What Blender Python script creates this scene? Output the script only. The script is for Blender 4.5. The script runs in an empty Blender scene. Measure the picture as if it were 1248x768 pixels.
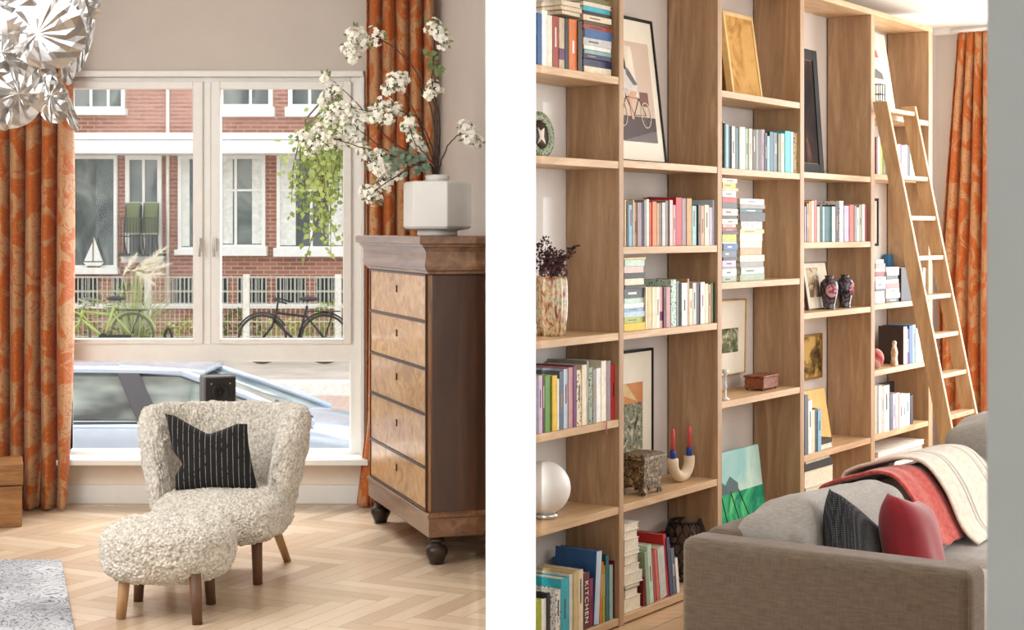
import bpy, bmesh, math, random
from mathutils import Vector, Matrix, noise
random.seed(7)
PI = math.pi
S = bpy.context.scene
COL = S.collection

# ------------------------------------------------------------------ camera
CAMZ, F, CX, HY = 1.45, 1950.0, 624.0, 282.0
cd = bpy.data.cameras.new('camera'); cam = bpy.data.objects.new('camera', cd); COL.objects.link(cam)
cam.location = (0, 0, CAMZ); cam.rotation_euler = (PI/2, 0, 0)
cd.sensor_width = 36; cd.lens = 36*F/1248; cd.shift_y = -(384-HY)/1248
cd.dof.use_dof = True; cd.dof.focus_distance = 6.6
cd.dof.aperture_fstop = (cd.lens/1000)/0.0042
cd.clip_start = .05; cd.clip_end = 300
S.camera = cam

# ------------------------------------------------------------------ colour / exposure
S.view_settings.view_transform = 'Standard'; S.view_settings.look = 'None'
S.view_settings.gamma = 1; S.view_settings.use_curve_mapping = False
S.view_settings.exposure = 0.0
try:
    S.cycles.max_bounces = 8; S.cycles.diffuse_bounces = 4; S.cycles.glossy_bounces = 3
    S.cycles.transparent_max_bounces = 12; S.cycles.sample_clamp_indirect = 6
except Exception: pass

# ------------------------------------------------------------------ world and lights
W = bpy.data.worlds.new('sky'); S.world = W; W.use_nodes = True
bgn = W.node_tree.nodes['Background']
bgn.inputs[0].default_value = (.93, .97, 1, 1); bgn.inputs[1].default_value = 1.9
def area(name, loc, target, sx, sy, power, col=(1, 1, 1), spread=180):
    l = bpy.data.lights.new(name, 'AREA'); l.shape = 'RECTANGLE'; l.size = sx; l.size_y = sy
    l.energy = power; l.color = col; l.spread = math.radians(spread)
    o = bpy.data.objects.new(name, l); COL.objects.link(o); o.location = loc
    o.rotation_euler = (Vector(target)-Vector(loc)).to_track_quat('-Z', 'Y').to_euler()
    return o
DX, DY = .5652, .8250            # direction along the bookcase
OX, OY = .403, 5.87
def Rw(t, v, z=0): return Vector((OX+DX*t+DY*v, OY+DY*t-DX*v, z))
area('daylight_street_window', (-1.6, 10.0, 3.6), (-1.7, 6.6, .2), 3.2, 1.4, 480, (1, 1, 1))
area('fill_left_side', (-3.15, 5.2, 1.7), (-1.0, 6.6, .8), 2.6, 2.2, 84, (.98, .99, 1))  # added fill lamp; the left wall has no window
area('ceiling_fill_left', (-1.9, 4.6, 2.88), (-1.7, 6.0, 0), 2.4, 2.4, 74, (.98, .99, 1))  # added lamp under the ceiling, standing in for bounced light
area('fill_right_room_side', Rw(1.0, 3.3, 1.6), Rw(1.6, 0, 1.3), 3.6, 2.3, 72, (1, 1, 1))  # added fill toward the bookcase; no window on this side
area('daylight_right_room_window', Rw(3.85, 1.3, 1.5), Rw(1.2, .5, 1.0), 2.0, 2.0, 88, (1, 1, 1))
area('ceiling_fill_middle', (.9, 2.6, 2.55), (.9, 5.5, .9), 1.6, 1.6, 10, (1, .97, .93))  # added soft overhead fill, no fixture here
area('fill_behind_camera', (.4, -2.7, 1.7), (.2, 4.4, 1.3), 4.5, 2.4, 46, (.97, .99, 1))  # added fill behind the camera; the back wall is closed
sl = bpy.data.lights.new('added_spotlight_beam', 'SPOT'); sl.energy = 640; sl.spot_size = math.radians(62); sl.spot_blend = .1; sl.shadow_soft_size = .002  # added beam that turns the partition end white
slo = bpy.data.objects.new('added_spotlight_beam', sl); COL.objects.link(slo); slo.location = (-.003, 2.3, 2.45)
slo.rotation_euler = (Vector((0, 4.4, 1.15))-Vector(slo.location)).to_track_quat('-Z', 'Y').to_euler()

# ------------------------------------------------------------------ helpers
def lin(c):
    c = c/255.
    return c/12.92 if c <= .04045 else ((c+.055)/1.055)**2.4
def rgb(c): return (lin(c[0]), lin(c[1]), lin(c[2]), 1)

class NT:
    """tiny helper for node expressions"""
    def __init__(s, name):
        s.m = bpy.data.materials.new(name); s.m.use_nodes = True
        s.t = s.m.node_tree; s.b = s.t.nodes['Principled BSDF']
    def n(s, typ, **k):
        nd = s.t.nodes.new(typ)
        for a, b in k.items(): setattr(nd, a, b)
        return nd
    def L(s, a, b): s.t.links.new(a, b)
    def m_(s, op, a, b=0.0, c=0.0):
        nd = s.n('ShaderNodeMath', operation=op)
        for i, q in enumerate((a, b, c)):
            if isinstance(q, (int, float)): nd.inputs[i].default_value = q
            else: s.L(q, nd.inputs[i])
        return nd.outputs[0]
    def coord(s, scale=(1, 1, 1), rot=(0, 0, 0), kind='Object', loc=(0, 0, 0)):
        tc = s.n('ShaderNodeTexCoord'); mp = s.n('ShaderNodeMapping')
        mp.inputs['Scale'].default_value = scale; mp.inputs['Rotation'].default_value = rot
        mp.inputs['Location'].default_value = loc
        s.L(tc.outputs[kind], mp.inputs[0]); return mp.outputs[0]
    def noise(s, vec, scale=5, detail=4, rough=.55, dist=0):
        nd = s.n('ShaderNodeTexNoise'); s.L(vec, nd.inputs['Vector'])
        nd.inputs['Scale'].default_value = scale; nd.inputs['Detail'].default_value = detail
        nd.inputs['Roughness'].default_value = rough; nd.inputs['Distortion'].default_value = dist
        return nd.outputs['Fac']
    def ramp(s, fac, stops, interp='LINEAR'):
        r = s.n('ShaderNodeValToRGB'); r.color_ramp.interpolation = interp
        e = r.color_ramp.elements
        while len(e) < len(stops): e.new(.5)
        for i, (p, c) in enumerate(stops):
            e[i].position = p; e[i].color = rgb(c) if len(c) == 3 else c
        s.L(fac, r.inputs[0]); return r.outputs[0]
    def mix(s, fac, a, b, mode='MIX'):
        nd = s.n('ShaderNodeMix', data_type='RGBA', blend_type=mode)
        for sock, q in ((nd.inputs[0], fac), (nd.inputs[6], a), (nd.inputs[7], b)):
            if isinstance(q, (int, float)): sock.default_value = q
            elif isinstance(q, tuple): sock.default_value = rgb(q) if len(q) == 3 else q
            else: s.L(q, sock)
        return nd.outputs[2]
    def color(s, sock): s.L(sock, s.b.inputs['Base Color'])
    def bump(s, h, strength=.3, dist=.01):
        b = s.n('ShaderNodeBump'); b.inputs['Strength'].default_value = strength
        b.inputs['Distance'].default_value = dist
        s.L(h, b.inputs['Height']); s.L(b.outputs[0], s.b.inputs['Normal'])
    def set(s, rough=.5, metal=0, spec=None, trans=None, sheen=None, coat=None):
        s.b.inputs['Roughness'].default_value = rough; s.b.inputs['Metallic'].default_value = metal
        if spec is not None: s.b.inputs['Specular IOR Level'].default_value = spec
        if trans is not None: s.b.inputs['Transmission Weight'].default_value = trans
        if sheen is not None: s.b.inputs['Sheen Weight'].default_value = sheen
        if coat is not None: s.b.inputs['Coat Weight'].default_value = coat; s.b.inputs['Coat Roughness'].default_value = .12
        return s.m

_pm = {}
def plain(c, rough=.55, metal=0, var=.06, scale=14, name=None, **k):
    """painted / dyed surface with a faint procedural mottling"""
    key = (tuple(c), rough, metal, var, scale, str(k))
    if key in _pm: return _pm[key]
    x = NT(name or 'surface_%d_%d_%d' % tuple(int(q) for q in c))
    f = x.noise(x.coord(), scale, 3)
    lo = tuple(max(0, q*(1-var)) for q in c); hi = tuple(min(255, q*(1+var)) for q in c)
    x.color(x.ramp(f, [(.3, lo), (.7, hi)]))
    _pm[key] = x.set(rough, metal, **k); return _pm[key]

def wood(name, dark, light, axis='z', scale=1.0, rough=.5, knots=True, coat=None):
    x = NT(name)
    sc = {'x': (1.0, 9, 9), 'y': (9, 1.0, 9), 'z': (9, 9, 1.0)}[axis]
    sc = tuple(q*scale for q in sc)
    v = x.coord(sc)
    w = x.noise(v, 2.2, 6, .6, 1.2)
    g = x.noise(x.coord(tuple(q*5 for q in sc)), 4, 3, .6)
    f = x.m_('ADD', x.m_('MULTIPLY', w, .8), x.m_('MULTIPLY', g, .2))
    c = x.ramp(f, [(.34, dark), (.5, tuple((a+b)/2 for a, b in zip(dark, light))), (.64, light)])
    x.color(c); x.bump(g, .06, .002)
    return x.set(rough, coat=coat)

class MB:
    def __init__(s): s.v = []; s.f = []; s.sm = []
    def add(s, vs, fs, M=None, smooth=False):
        o = len(s.v)
        for p in vs:
            p = Vector(p); s.v.append(tuple(M @ p) if M is not None else tuple(p))
        for f in fs: s.f.append(tuple(i+o for i in f)); s.sm.append(smooth)
        return s
    def box(s, x0, x1, y0, y1, z0, z1, M=None):
        vs = [(x0,y0,z0),(x1,y0,z0),(x1,y1,z0),(x0,y1,z0),(x0,y0,z1),(x1,y0,z1),(x1,y1,z1),(x0,y1,z1)]
        return s.add(vs, [(0,3,2,1),(4,5,6,7),(0,1,5,4),(1,2,6,5),(2,3,7,6),(3,0,4,7)], M)
    def prism(s, poly, z0, z1, M=None):
        n = len(poly); vs = [(p[0], p[1], z0) for p in poly]+[(p[0], p[1], z1) for p in poly]
        A = sum(poly[i][0]*poly[(i+1) % n][1]-poly[(i+1) % n][0]*poly[i][1] for i in range(n))
        fs = [tuple(range(n-1, -1, -1)), tuple(range(n, 2*n))]+[(i, (i+1) % n, n+(i+1) % n, n+i) for i in range(n)]
        if A < 0: fs = [f[::-1] for f in fs]
        return s.add(vs, fs, M)
    def prism_y(s, poly, y0, y1, M=None):
        """polygon in x,z pushed along y"""
        A = Matrix(((1,0,0,0),(0,0,1,0),(0,1,0,0),(0,0,0,1)))
        o = len(s.f); s.prism(poly, y0, y1, (M @ A) if M is not None else A)
        for i in range(o, len(s.f)): s.f[i] = s.f[i][::-1]
        return s
    def lathe(s, prof, n=24, M=None, cx=0, cy=0, smooth=True, a0=0.0):
        vs = []; fs = []; k = len(prof)
        for j in range(n):
            a = a0+2*PI*j/n
            for r, z in prof: vs.append((cx+r*math.cos(a), cy+r*math.sin(a), z))
        for j in range(n):
            j2 = (j+1) % n
            for i in range(k-1): fs.append((j*k+i, j2*k+i, j2*k+i+1, j*k+i+1))
        if prof[0][0] > 1e-5: fs.append(tuple(j*k for j in range(n-1, -1, -1)))
        if prof[-1][0] > 1e-5: fs.append(tuple(j*k+k-1 for j in range(n)))
        return s.add(vs, fs, M, smooth)
    def tube(s, pts, r, n=8, M=None, cap=True):
        pts = [Vector(p) for p in pts]; R = r if isinstance(r, (list, tuple)) else [r]*len(pts)
        vs = []; fs = []; up = None
        for i, p in enumerate(pts):
            d = (pts[min(i+1, len(pts)-1)]-pts[max(i-1, 0)])
            d = d.normalized() if d.length > 1e-9 else Vector((0, 0, 1))
            if up is None:
                a = Vector((0, 0, 1)) if abs(d.z) < .9 else Vector((1, 0, 0)); up = d.cross(a).normalized()
            up = (up-d*up.dot(d)).normalized(); w = d.cross(up)
            for j in range(n):
                t = 2*PI*j/n; vs.append(p+up*math.cos(t)*R[i]+w*math.sin(t)*R[i])
        for i in range(len(pts)-1):
            for j in range(n):
                j2 = (j+1) % n; fs.append((i*n+j, i*n+j2, (i+1)*n+j2, (i+1)*n+j))
        if cap: fs.append(tuple(range(n-1, -1, -1))); fs.append(tuple((len(pts)-1)*n+j for j in range(n)))
        return s.add(vs, fs, M, True)
    def grid(s, fn, nu, nv, closed_u=False, closed_v=False, M=None, smooth=True):
        vs = [fn(i/(nu if closed_u else nu-1), j/(nv if closed_v else nv-1)) for i in range(nu) for j in range(nv)]
        fs = []
        for i in range(nu if closed_u else nu-1):
            for j in range(nv if closed_v else nv-1):
                a = i*nv+j; b = ((i+1) % nu)*nv+j; c = ((i+1) % nu)*nv+(j+1) % nv; d = i*nv+(j+1) % nv
                fs.append((a, b, c, d))
        return s.add(vs, fs, M, smooth)
    def ball(s, c, r, n=16, m=10, sc=(1, 1, 1)):
        prof = [(max(r*math.sin(PI*i/m), 0), -r*math.cos(PI*i/m)) for i in range(m+1)]
        M = Matrix.Translation(c) @ Matrix.Diagonal((sc[0], sc[1], sc[2], 1))
        prof[0] = (0.0004*r, -r); prof[-1] = (0.0004*r, r)
        return s.lathe(prof, n, M)
    def build(s, name, mat, parent=None, bevel=0, seg=2, smooth=None, sub=0, solid=0):
        me = bpy.data.meshes.new(name); me.from_pydata(s.v, [], s.f); me.update()
        if smooth is not None: me.polygons.foreach_set('use_smooth', [smooth]*len(s.f))
        else: me.polygons.foreach_set('use_smooth', s.sm)
        me.materials.append(mat)
        o = bpy.data.objects.new(name, me); COL.objects.link(o)
        if parent: o.parent = parent
        if solid:
            m = o.modifiers.new('thick', 'SOLIDIFY'); m.thickness = solid; m.offset = 0
        if bevel:
            m = o.modifiers.new('bevel', 'BEVEL'); m.width = bevel; m.segments = seg; m.limit_method = 'ANGLE'
            m.angle_limit = math.radians(40); m.harden_normals = False
        if sub:
            m = o.modifiers.new('sub', 'SUBSURF'); m.levels = sub; m.render_levels = sub
        return o

def tag(o, label=None, cat=None, group=None, kind=None):
    if label: o['label'] = label
    if cat: o['category'] = cat
    if group: o['group'] = group
    if kind: o['kind'] = kind
    return o
def thing(name, label, cat, loc=(0, 0, 0), rz=0, group=None):
    o = bpy.data.objects.new(name, None); COL.objects.link(o); o.empty_display_size = .05
    o.location = loc; o.rotation_euler = (0, 0, rz)
    return tag(o, label, cat, group)
def struct(name, mb, mat, **k):
    o = mb.build(name, mat, **k); o['kind'] = 'structure'; return o

# frames: right room (x along the bookcase, y into its depth) and picture helpers
RA = math.atan2(DY, DX)
def tfx(px, v=0.0):
    k = (px-CX)/F                       # (OX+DX t+DY v) = k (OY+DY t-DX v)
    return (k*(OY-DX*v)-OX-DY*v)/(DX-k*DY)
def zat(px, py, v=0.0):
    t = tfx(px, v); Y = OY+DY*t-DX*v
    return CAMZ-(py-HY)*Y/F
def P(px, py, D): return Vector(((px-CX)/F*D, D, CAMZ-(py-HY)*D/F))
def xs(px, D): return (px-CX)/F*D
def zs(py, D): return CAMZ-(py-HY)*D/F

# ================================================================== STRUCTURE
def floor_material():
    x = NT('herringbone_oak'); k = 6.0; w = .085
    v = x.coord((1/w, 1/w, 1), (0, 0, math.radians(45-18)))
    sp = x.n('ShaderNodeSeparateXYZ'); x.L(v, sp.inputs[0])
    X, Y = sp.outputs[0], sp.outputs[1]
    i = x.m_('FLOOR', X); j = x.m_('FLOOR', Y); fx = x.m_('SUBTRACT', X, i); fy = x.m_('SUBTRACT', Y, j)
    d = x.m_('SUBTRACT', i, j)
    m = x.m_('SUBTRACT', d, x.m_('MULTIPLY', x.m_('FLOOR', x.m_('DIVIDE', d, 2*k)), 2*k))
    H = x.m_('LESS_THAN', m, k-.5)
    def sel(a, b):   # H ? a : b
        return x.m_('ADD', x.m_('MULTIPLY', H, a), x.m_('MULTIPLY', x.m_('SUBTRACT', 1.0, H), b))
    idx = sel(x.m_('SUBTRACT', i, m), i)
    idy = sel(j, x.m_('ADD', j, x.m_('SUBTRACT', m, k)))
    al = sel(x.m_('ADD', m, fx), x.m_('ADD', x.m_('SUBTRACT', m, k), x.m_('SUBTRACT', 1.0, fy)))
    ac = sel(fy, fx)
    cmb = x.n('ShaderNodeCombineXYZ'); x.L(idx, cmb.inputs[0]); x.L(idy, cmb.inputs[1]); x.L(H, cmb.inputs[2])
    wn = x.n('ShaderNodeTexWhiteNoise', noise_dimensions='3D'); x.L(cmb.outputs[0], wn.inputs['Vector'])
    r = wn.outputs['Value']
    c2 = x.n('ShaderNodeCombineXYZ'); x.L(x.m_('ADD', x.m_('MULTIPLY', al, .35), x.m_('MULTIPLY', r, 40)), c2.inputs[0])
    x.L(x.m_('MULTIPLY', ac, 3.0), c2.inputs[1]); x.L(x.m_('MULTIPLY', r, 17), c2.inputs[2])
    g = x.noise(c2.outputs[0], 2.5, 5, .6, .6)
    f = x.m_('ADD', x.m_('MULTIPLY', r, .55), x.m_('MULTIPLY', g, .45))
    col = x.ramp(f, [(.12, (184, 158, 130)), (.45, (204, 180, 152)), (.8, (220, 200, 174))])
    e1 = x.m_('MINIMUM', ac, x.m_('SUBTRACT', 1.0, ac)); e2 = x.m_('MINIMUM', al, x.m_('SUBTRACT', k, al))
    e = x.m_('MINIMUM', e1, e2)
    line = x.m_('LESS_THAN', e, .022)
    x.color(x.mix(x.m_('MULTIPLY', line, .55), col, (130, 102, 76)))
    x.bump(x.m_('ADD', x.m_('MULTIPLY', g, .3), x.m_('MULTIPLY', r, .5)), .12, .004)
    return x.set(.27, spec=.5)
def plank_material():
    x = NT('pale_floor_planks')
    v = x.coord((1, 1, 1), (0, 0, -RA))
    b = x.n('ShaderNodeTexBrick'); x.L(v, b.inputs['Vector'])
    b.inputs['Scale'].default_value = 1; b.inputs['Brick Width'].default_value = 1.9; b.inputs['Row Height'].default_value = .12
    b.inputs['Mortar Size'].default_value = .003; b.inputs['Color1'].default_value = rgb((214, 176, 132))
    b.inputs['Color2'].default_value = rgb((190, 150, 105)); b.inputs['Mortar'].default_value = rgb((90, 60, 38))
    g = x.noise(x.coord((3, 30, 3), (0, 0, -RA)), 2, 5)
    x.color(x.mix(.35, b.outputs['Color'], x.ramp(g, [(.3, (170, 130, 88)), (.7, (235, 205, 165))])))
    return x.set(.35)
HERR = floor_material(); PLANK = plank_material()
WALLL = plain((208, 198, 188), .8, var=.015, scale=3, name='wall_paint_left')
WALLR = plain((214, 205, 197), .8, var=.015, scale=3, name='wall_paint_right')
WHITE = plain((243, 241, 238), .6, var=.008, name='white_paint')
CEIL = plain((240, 238, 234), .85, var=.008, name='ceiling_paint')
GLOSSW = plain((236, 234, 228), .35, var=.01, name='white_gloss_woodwork')
def glass_mat():
    x = NT('window_glass'); t = x.t; t.nodes.remove(x.b)
    tr = x.n('ShaderNodeBsdfTransparent'); gl = x.n('ShaderNodeBsdfGlossy'); gl.inputs['Roughness'].default_value = .02
    fr_ = x.n('ShaderNodeLayerWeight'); fr_.inputs[0].default_value = .3; fo_ = x.m_('ADD', x.m_('MULTIPLY', x.m_('POWER', fr_.outputs['Facing'], 5.0), .35), .006)
    mx = x.n('ShaderNodeMixShader'); x.L(fo_, mx.inputs[0]); x.L(tr.outputs[0], mx.inputs[1]); x.L(gl.outputs[0], mx.inputs[2])
    x.L(mx.outputs[0], t.nodes['Material Output'].inputs[0]); return x.m
GLASS = glass_mat()

YW = 8.57
FLP = [(-3.4, -3.2), (0, -3.2), (0, 6.7), (.23, 6.7), (-.4, YW+.05), (-3.4, YW+.05)]
ew = Rw(4.0, -.26); er = Rw(4.0, 3.62)
FRP = [(0, -3.2), (5.75, -3.2), (er.x, er.y), (ew.x, ew.y), (.004, 5.703), (0, 5.703)]
struct('floor', MB().prism(FLP, -.12, 0), HERR)
struct('floor', MB().prism(FRP, -.12, 0), PLANK)
struct('ceiling', MB().prism(FLP, 2.95, 3.05), CEIL)
struct('ceiling', MB().prism(FRP, 2.62, 3.05), CEIL)
struct('wall_left', MB().box(-3.45, -3.3, -3.2, YW+.28, 0, 2.95), WALLL)
struct('wall_back', MB().box(-3.45, 5.75, -3.35, -3.2, 0, 2.95), WALLL)
struct('wall_right', MB().box(5.63, 5.78, -3.2, er.y, 0, 2.62), WALLR)
# partition between the two rooms: its narrow end faces the viewer
struct('wall_middle', MB().prism([(-.0722, 4.4), (.0654, 4.4), (.0654, 4.54), (.004, 4.56), (.004, 5.703), (.38, 6.24), (.213, 6.78), (-.06, 6.78)], 0, 2.95), WHITE)
struct('wall_right', MB().prism([(.213, 6.78), (.38, 6.24), (.42, 6.5), (-.25, YW+.28), (-.505, YW+.28), (-.413, YW)], 0, 2.95), WALLL)
struct('wall_bookcase', MB().prism([(.004, 5.703), tuple(Rw(4.15, -.235)[:2]), tuple(Rw(4.15, -.4)[:2]), (.02, 6.1)], 0, 2.64), WALLR)

# right room far wall with the street window
M_R = Matrix.Translation((OX, OY, 0)) @ Matrix.Rotation(RA, 4, 'Z')     # local x along bookcase, y into depth (-v)
wb = MB()
wb.box(4.0, 4.15, -.16, .40, 0, 2.62, M_R); wb.box(4.0, 4.15, -3.62, -2.3, 0, 2.62, M_R)
wb.box(4.0, 4.15, -2.3, -.16, 0, .25, M_R); wb.box(4.0, 4.15, -2.3, -.16, 2.4, 2.62, M_R)
struct('wall_far', wb, WALLR)
w2 = MB()
for a, b_, c, d_ in ((-2.3, -2.22, .25, 2.4), (-.24, -.16, .25, 2.4), (-2.3, -.16, .25, .33), (-2.3, -.16, 2.32, 2.4), (-1.27, -1.19, .33, 2.32)):
    w2.box(4.03, 4.10, a, b_, c, d_, M_R)
win2 = struct('window_2', w2, GLOSSW)
struct('window_pane', MB().box(4.06, 4.065, -2.22, -.24, .33, 2.32, M_R), GLASS, parent=win2)
struct('trim_1', MB().box(3.94, 4.0, -.16, .235, 2.585, 2.62, M_R), WHITE)

# foreground wall end at the right edge, soft in the photo
dn = Vector((xs(1203, 1.3), 1.3)); ax = dn.normalized(); px_ = Vector((ax.y, -ax.x))
q = [dn, dn+px_*.6, dn+px_*.6+ax*.12, dn+ax*.12]
struct('wall_doorway', MB().prism([tuple(a) for a in q], 0, 2.62), plain((228, 242, 246), .8, var=.01, name='grey_white_paint'))

# ---- window wall of the left room
OXL, OXR, OZB, OZT = xs(72, YW), xs(440, YW), zs(557, YW), zs(88, YW)
ww = MB().box(-3.4, OXL, YW, YW+.26, 0, 2.95).box(OXR, -.33, YW, YW+.26, 0, 2.95)
ww.box(OXL, OXR, YW, YW+.26, OZT, 2.95).box(OXL, OXR, YW, YW+.26, -.1, OZB)
struct('wall_window', ww, WALLL)
win = struct('window_1', MB().box(xs(72, 8.6), xs(84, 8.6), 8.59, 8.68, OZB, OZT), GLOSSW)
def wbox(name, p0, p1, q0, q1, y0, y1, mat=None, bev=.004, par=None):
    mb = MB().box(xs(p0, y0), xs(p1, y0), y0, y1, zs(q1, y0), zs(q0, y0))
    return struct(name, mb, mat or GLOSSW, parent=par or win, bevel=bev)
def wring(name, p0, p1, q0, q1, g0, g1, h0, h1, y0, y1):
    mb = MB(); X = lambda p: xs(p, y0); Z = lambda p: zs(p, y0)
    mb.box(X(p0), X(g0), y0, y1, Z(q1), Z(q0)); mb.box(X(g1), X(p1), y0, y1, Z(q1), Z(q0))
    mb.box(X(g0), X(g1), y0, y1, Z(h0), Z(q0)); mb.box(X(g0), X(g1), y0, y1, Z(q1), Z(h1))
    return struct(name, mb, GLOSSW, parent=win, bevel=.004)
wring('outer_frame', 74, 440, 94, 556, 84, 427, 102, 549, 8.60, 8.68)
wbox('casing_top', 70, 443, 86, 93, 8.545, 8.60)
wbox('casing_side', 439, 444, 93, 556, 8.545, 8.60)
wbox('mullion', 247, 257, 100, 420, 8.595, 8.67)
wbox('transom', 84, 428, 413.5, 440, 8.60, 8.68)
wbox('jamb', 419, 430, 100, 440, 8.602, 8.675)
s1 = wring('sash', 78, 247, 99, 419, 87, 235, 108, 413, 8.575, 8.64)
s2 = wring('sash', 257, 428, 99, 419, 268, 418, 108, 413, 8.575, 8.64)
wring('glazing_bead', 84, 428, 438, 551, 86, 426, 441, 547, 8.64, 8.66)
for s_, a, b_ in ((s1, 87, 235), (s2, 268, 418)):
    struct('window_pane', MB().box(xs(a, 8.62), xs(b_, 8.62), 8.618, 8.622, zs(413, 8.62), zs(108, 8.62)), GLASS, parent=s_)
struct('window_pane', MB().box(xs(84, 8.65), xs(427, 8.65), 8.648, 8.652, zs(549, 8.65), zs(440, 8.65)), GLASS, parent=win)
STEEL = plain((190, 188, 182), .3, 1.0, name='satin_steel')
for p, s_ in ((243, s1), (261, s2)):
    hb = MB().box(xs(p-2.4, 8.56), xs(p+2.4, 8.56), 8.562, 8.575, zs(307, 8.56), zs(290, 8.56))
    hb.tube([(xs(p, 8.55), 8.565, zs(292, 8.55)), (xs(p, 8.53), 8.53, zs(292, 8.53)), (xs(p, 8.53), 8.53, zs(313, 8.53))], .0075, 8)
    struct('window_handle', hb, STEEL, parent=s_, bevel=.002)
struct('trim_2', MB().box(xs(60, 8.4), xs(449, 8.4), 8.38, YW+.02, .222, .252), GLOSSW, bevel=.005)      # window sill
pn = MB().box(xs(55, YW), xs(444, YW), 8.525, YW, .10, .222)
struct('trim_3', pn, plain((236, 222, 204), .5, var=.01, name='cream_panel'), bevel=.003)
struct('baseboard_window', MB().box(xs(40, YW), xs(444, YW), 8.51, YW, 0, .10), GLOSSW, bevel=.004)
struct('baseboard_left', MB().box(-3.3, -3.28, -3.1, YW, 0, .10), GLOSSW)

# ================================================================== OUTDOORS
pave = NT('street_bricks')
bk = pave.n('ShaderNodeTexBrick'); pave.L(pave.coord(), bk.inputs['Vector'])
bk.inputs['Scale'].default_value = 1; bk.inputs['Brick Width'].default_value = .22; bk.inputs['Row Height'].default_value = .11
bk.inputs['Mortar Size'].default_value = .008
bk.inputs['Color1'].default_value = rgb((196, 160, 146)); bk.inputs['Color2'].default_value = rgb((176, 140, 128)); bk.inputs['Mortar'].default_value = rgb((205, 190, 178))
nf = pave.noise(pave.coord((.5, 2, 1)), 1.1, 4)
pave.color(pave.mix(pave.m_('MULTIPLY', nf, .6), bk.outputs['Color'], (206, 186, 172))); PAVE = pave.set(.8)
struct('ground', MB().add([(-30, 8.9, -.84), (14, 8.9, -.84), (14, 20.2, -.60), (-30, 20.2, -.60)], [(0, 1, 2, 3)]), PAVE)
struct('ground', MB().box(-30, 14, 20.3, 27.0, -.9, -.43), plain((190, 178, 165), .85, var=.08, scale=2))
struct('trim_4', MB().box(-30, 14, 20.0, 20.3, -.9, -.43), plain((235, 230, 222), .7), bevel=.02)

FY = 27.0
def fx(p): return xs(p, FY)
def fz(p): return zs(p, FY)
brick = NT('dutch_red_brick')
tcx = brick.coord((1, 1, 1), (PI/2, 0, 0))
bb = brick.n('ShaderNodeTexBrick'); brick.L(tcx, bb.inputs['Vector'])
bb.inputs['Scale'].default_value = 1; bb.inputs['Brick Width'].default_value = .22; bb.inputs['Row Height'].default_value = .068
bb.inputs['Mortar Size'].default_value = .009
bb.inputs['Color1'].default_value = rgb((178, 118, 98)); bb.inputs['Color2'].default_value = rgb((148, 92, 76)); bb.inputs['Mortar'].default_value = rgb((188, 168, 152))
nf = brick.noise(brick.coord(), .8, 5)
brick.color(brick.mix(brick.m_('MULTIPLY', nf, .3), bb.outputs['Color'], (184, 142, 122))); BRICK = brick.set(.85)
fgl = NT('house_window_glass')
nf = fgl.noise(fgl.coord((1.3, 1, .8)), 1.2, 3, .5, 1.0)
fgl.color(fgl.ramp(nf, [(.38, (44, 54, 50)), (.5, (86, 94, 86)), (.62, (130, 134, 126))])); FGL = fgl.set(.06, spec=.7)
OUTW = plain((232, 230, 224), .5, var=.02, name='outdoor_white_paint')
fac = thing('terraced_house', 'red brick terraced house across the street with white window frames and long white canopy', 'house', (fx(250), FY, -.43))
O_ = Vector((fx(250), FY, -.43))
def fbox(mb, p0, p1, q0, q1, y0, y1):
    return mb.box(fx(p0)-O_.x, fx(p1)-O_.x, y0, y1, fz(q1)-O_.z, fz(q0)-O_.z)
fbox(MB(), -330, 760, -420, 452, 0, .4).build('wall', BRICK, fac)
cb = MB(); fbox(cb, -330, 760, 164, 172.5, -.55, 0); fbox(cb, -330, 760, 174, 190, -.75, 0)
cb.build('canopy', OUTW, fac, bevel=.02)
lb = MB(); fbox(lb, -330, 760, 370, 376, -.12, 0); lb.build('ledge', OUTW, fac, bevel=.01)
def hwin(p0, p1, q0, q1, divs=(), rails=(), sill=None, fw=4, curtain=False):
    mb = MB()
    fbox(mb, p0, p0+fw, q0, q1, -.09, 0); fbox(mb, p1-fw, p1, q0, q1, -.09, 0)
    fbox(mb, p0+fw, p1-fw, q0, q0+fw, -.09, 0); fbox(mb, p0+fw, p1-fw, q1-fw*.7, q1, -.09, 0)
    for d in divs: fbox(mb, d-1.6, d+1.6, q0+fw, q1-fw*.7, -.07, 0)
    for r in rails: fbox(mb, p0+fw, p1-fw, r-1.3, r+1.3, -.065, 0)
    f = mb.build('window_frame', OUTW, fac)
    fbox(MB(), p0+fw, p1-fw, q0+fw, q1-fw*.7, -.03, -.02).build('pane', FGL, f)
    if curtain:
        cu = MB(); w_ = (p1-p0)*.22
        for a in (p0+fw, p1-fw-w_):
            fbox(cu, a, a+w_, q0+fw, q1-fw, -.045, -.035)
        cu.build('curtain', plain((222, 222, 214), .9), f)
    if sill:
        sm = MB(); fbox(sm, p0-3, p1+3, sill[0], sill[1], -.2, 0); sm.build('window_sill', OUTW, fac, bevel=.01)
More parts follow.
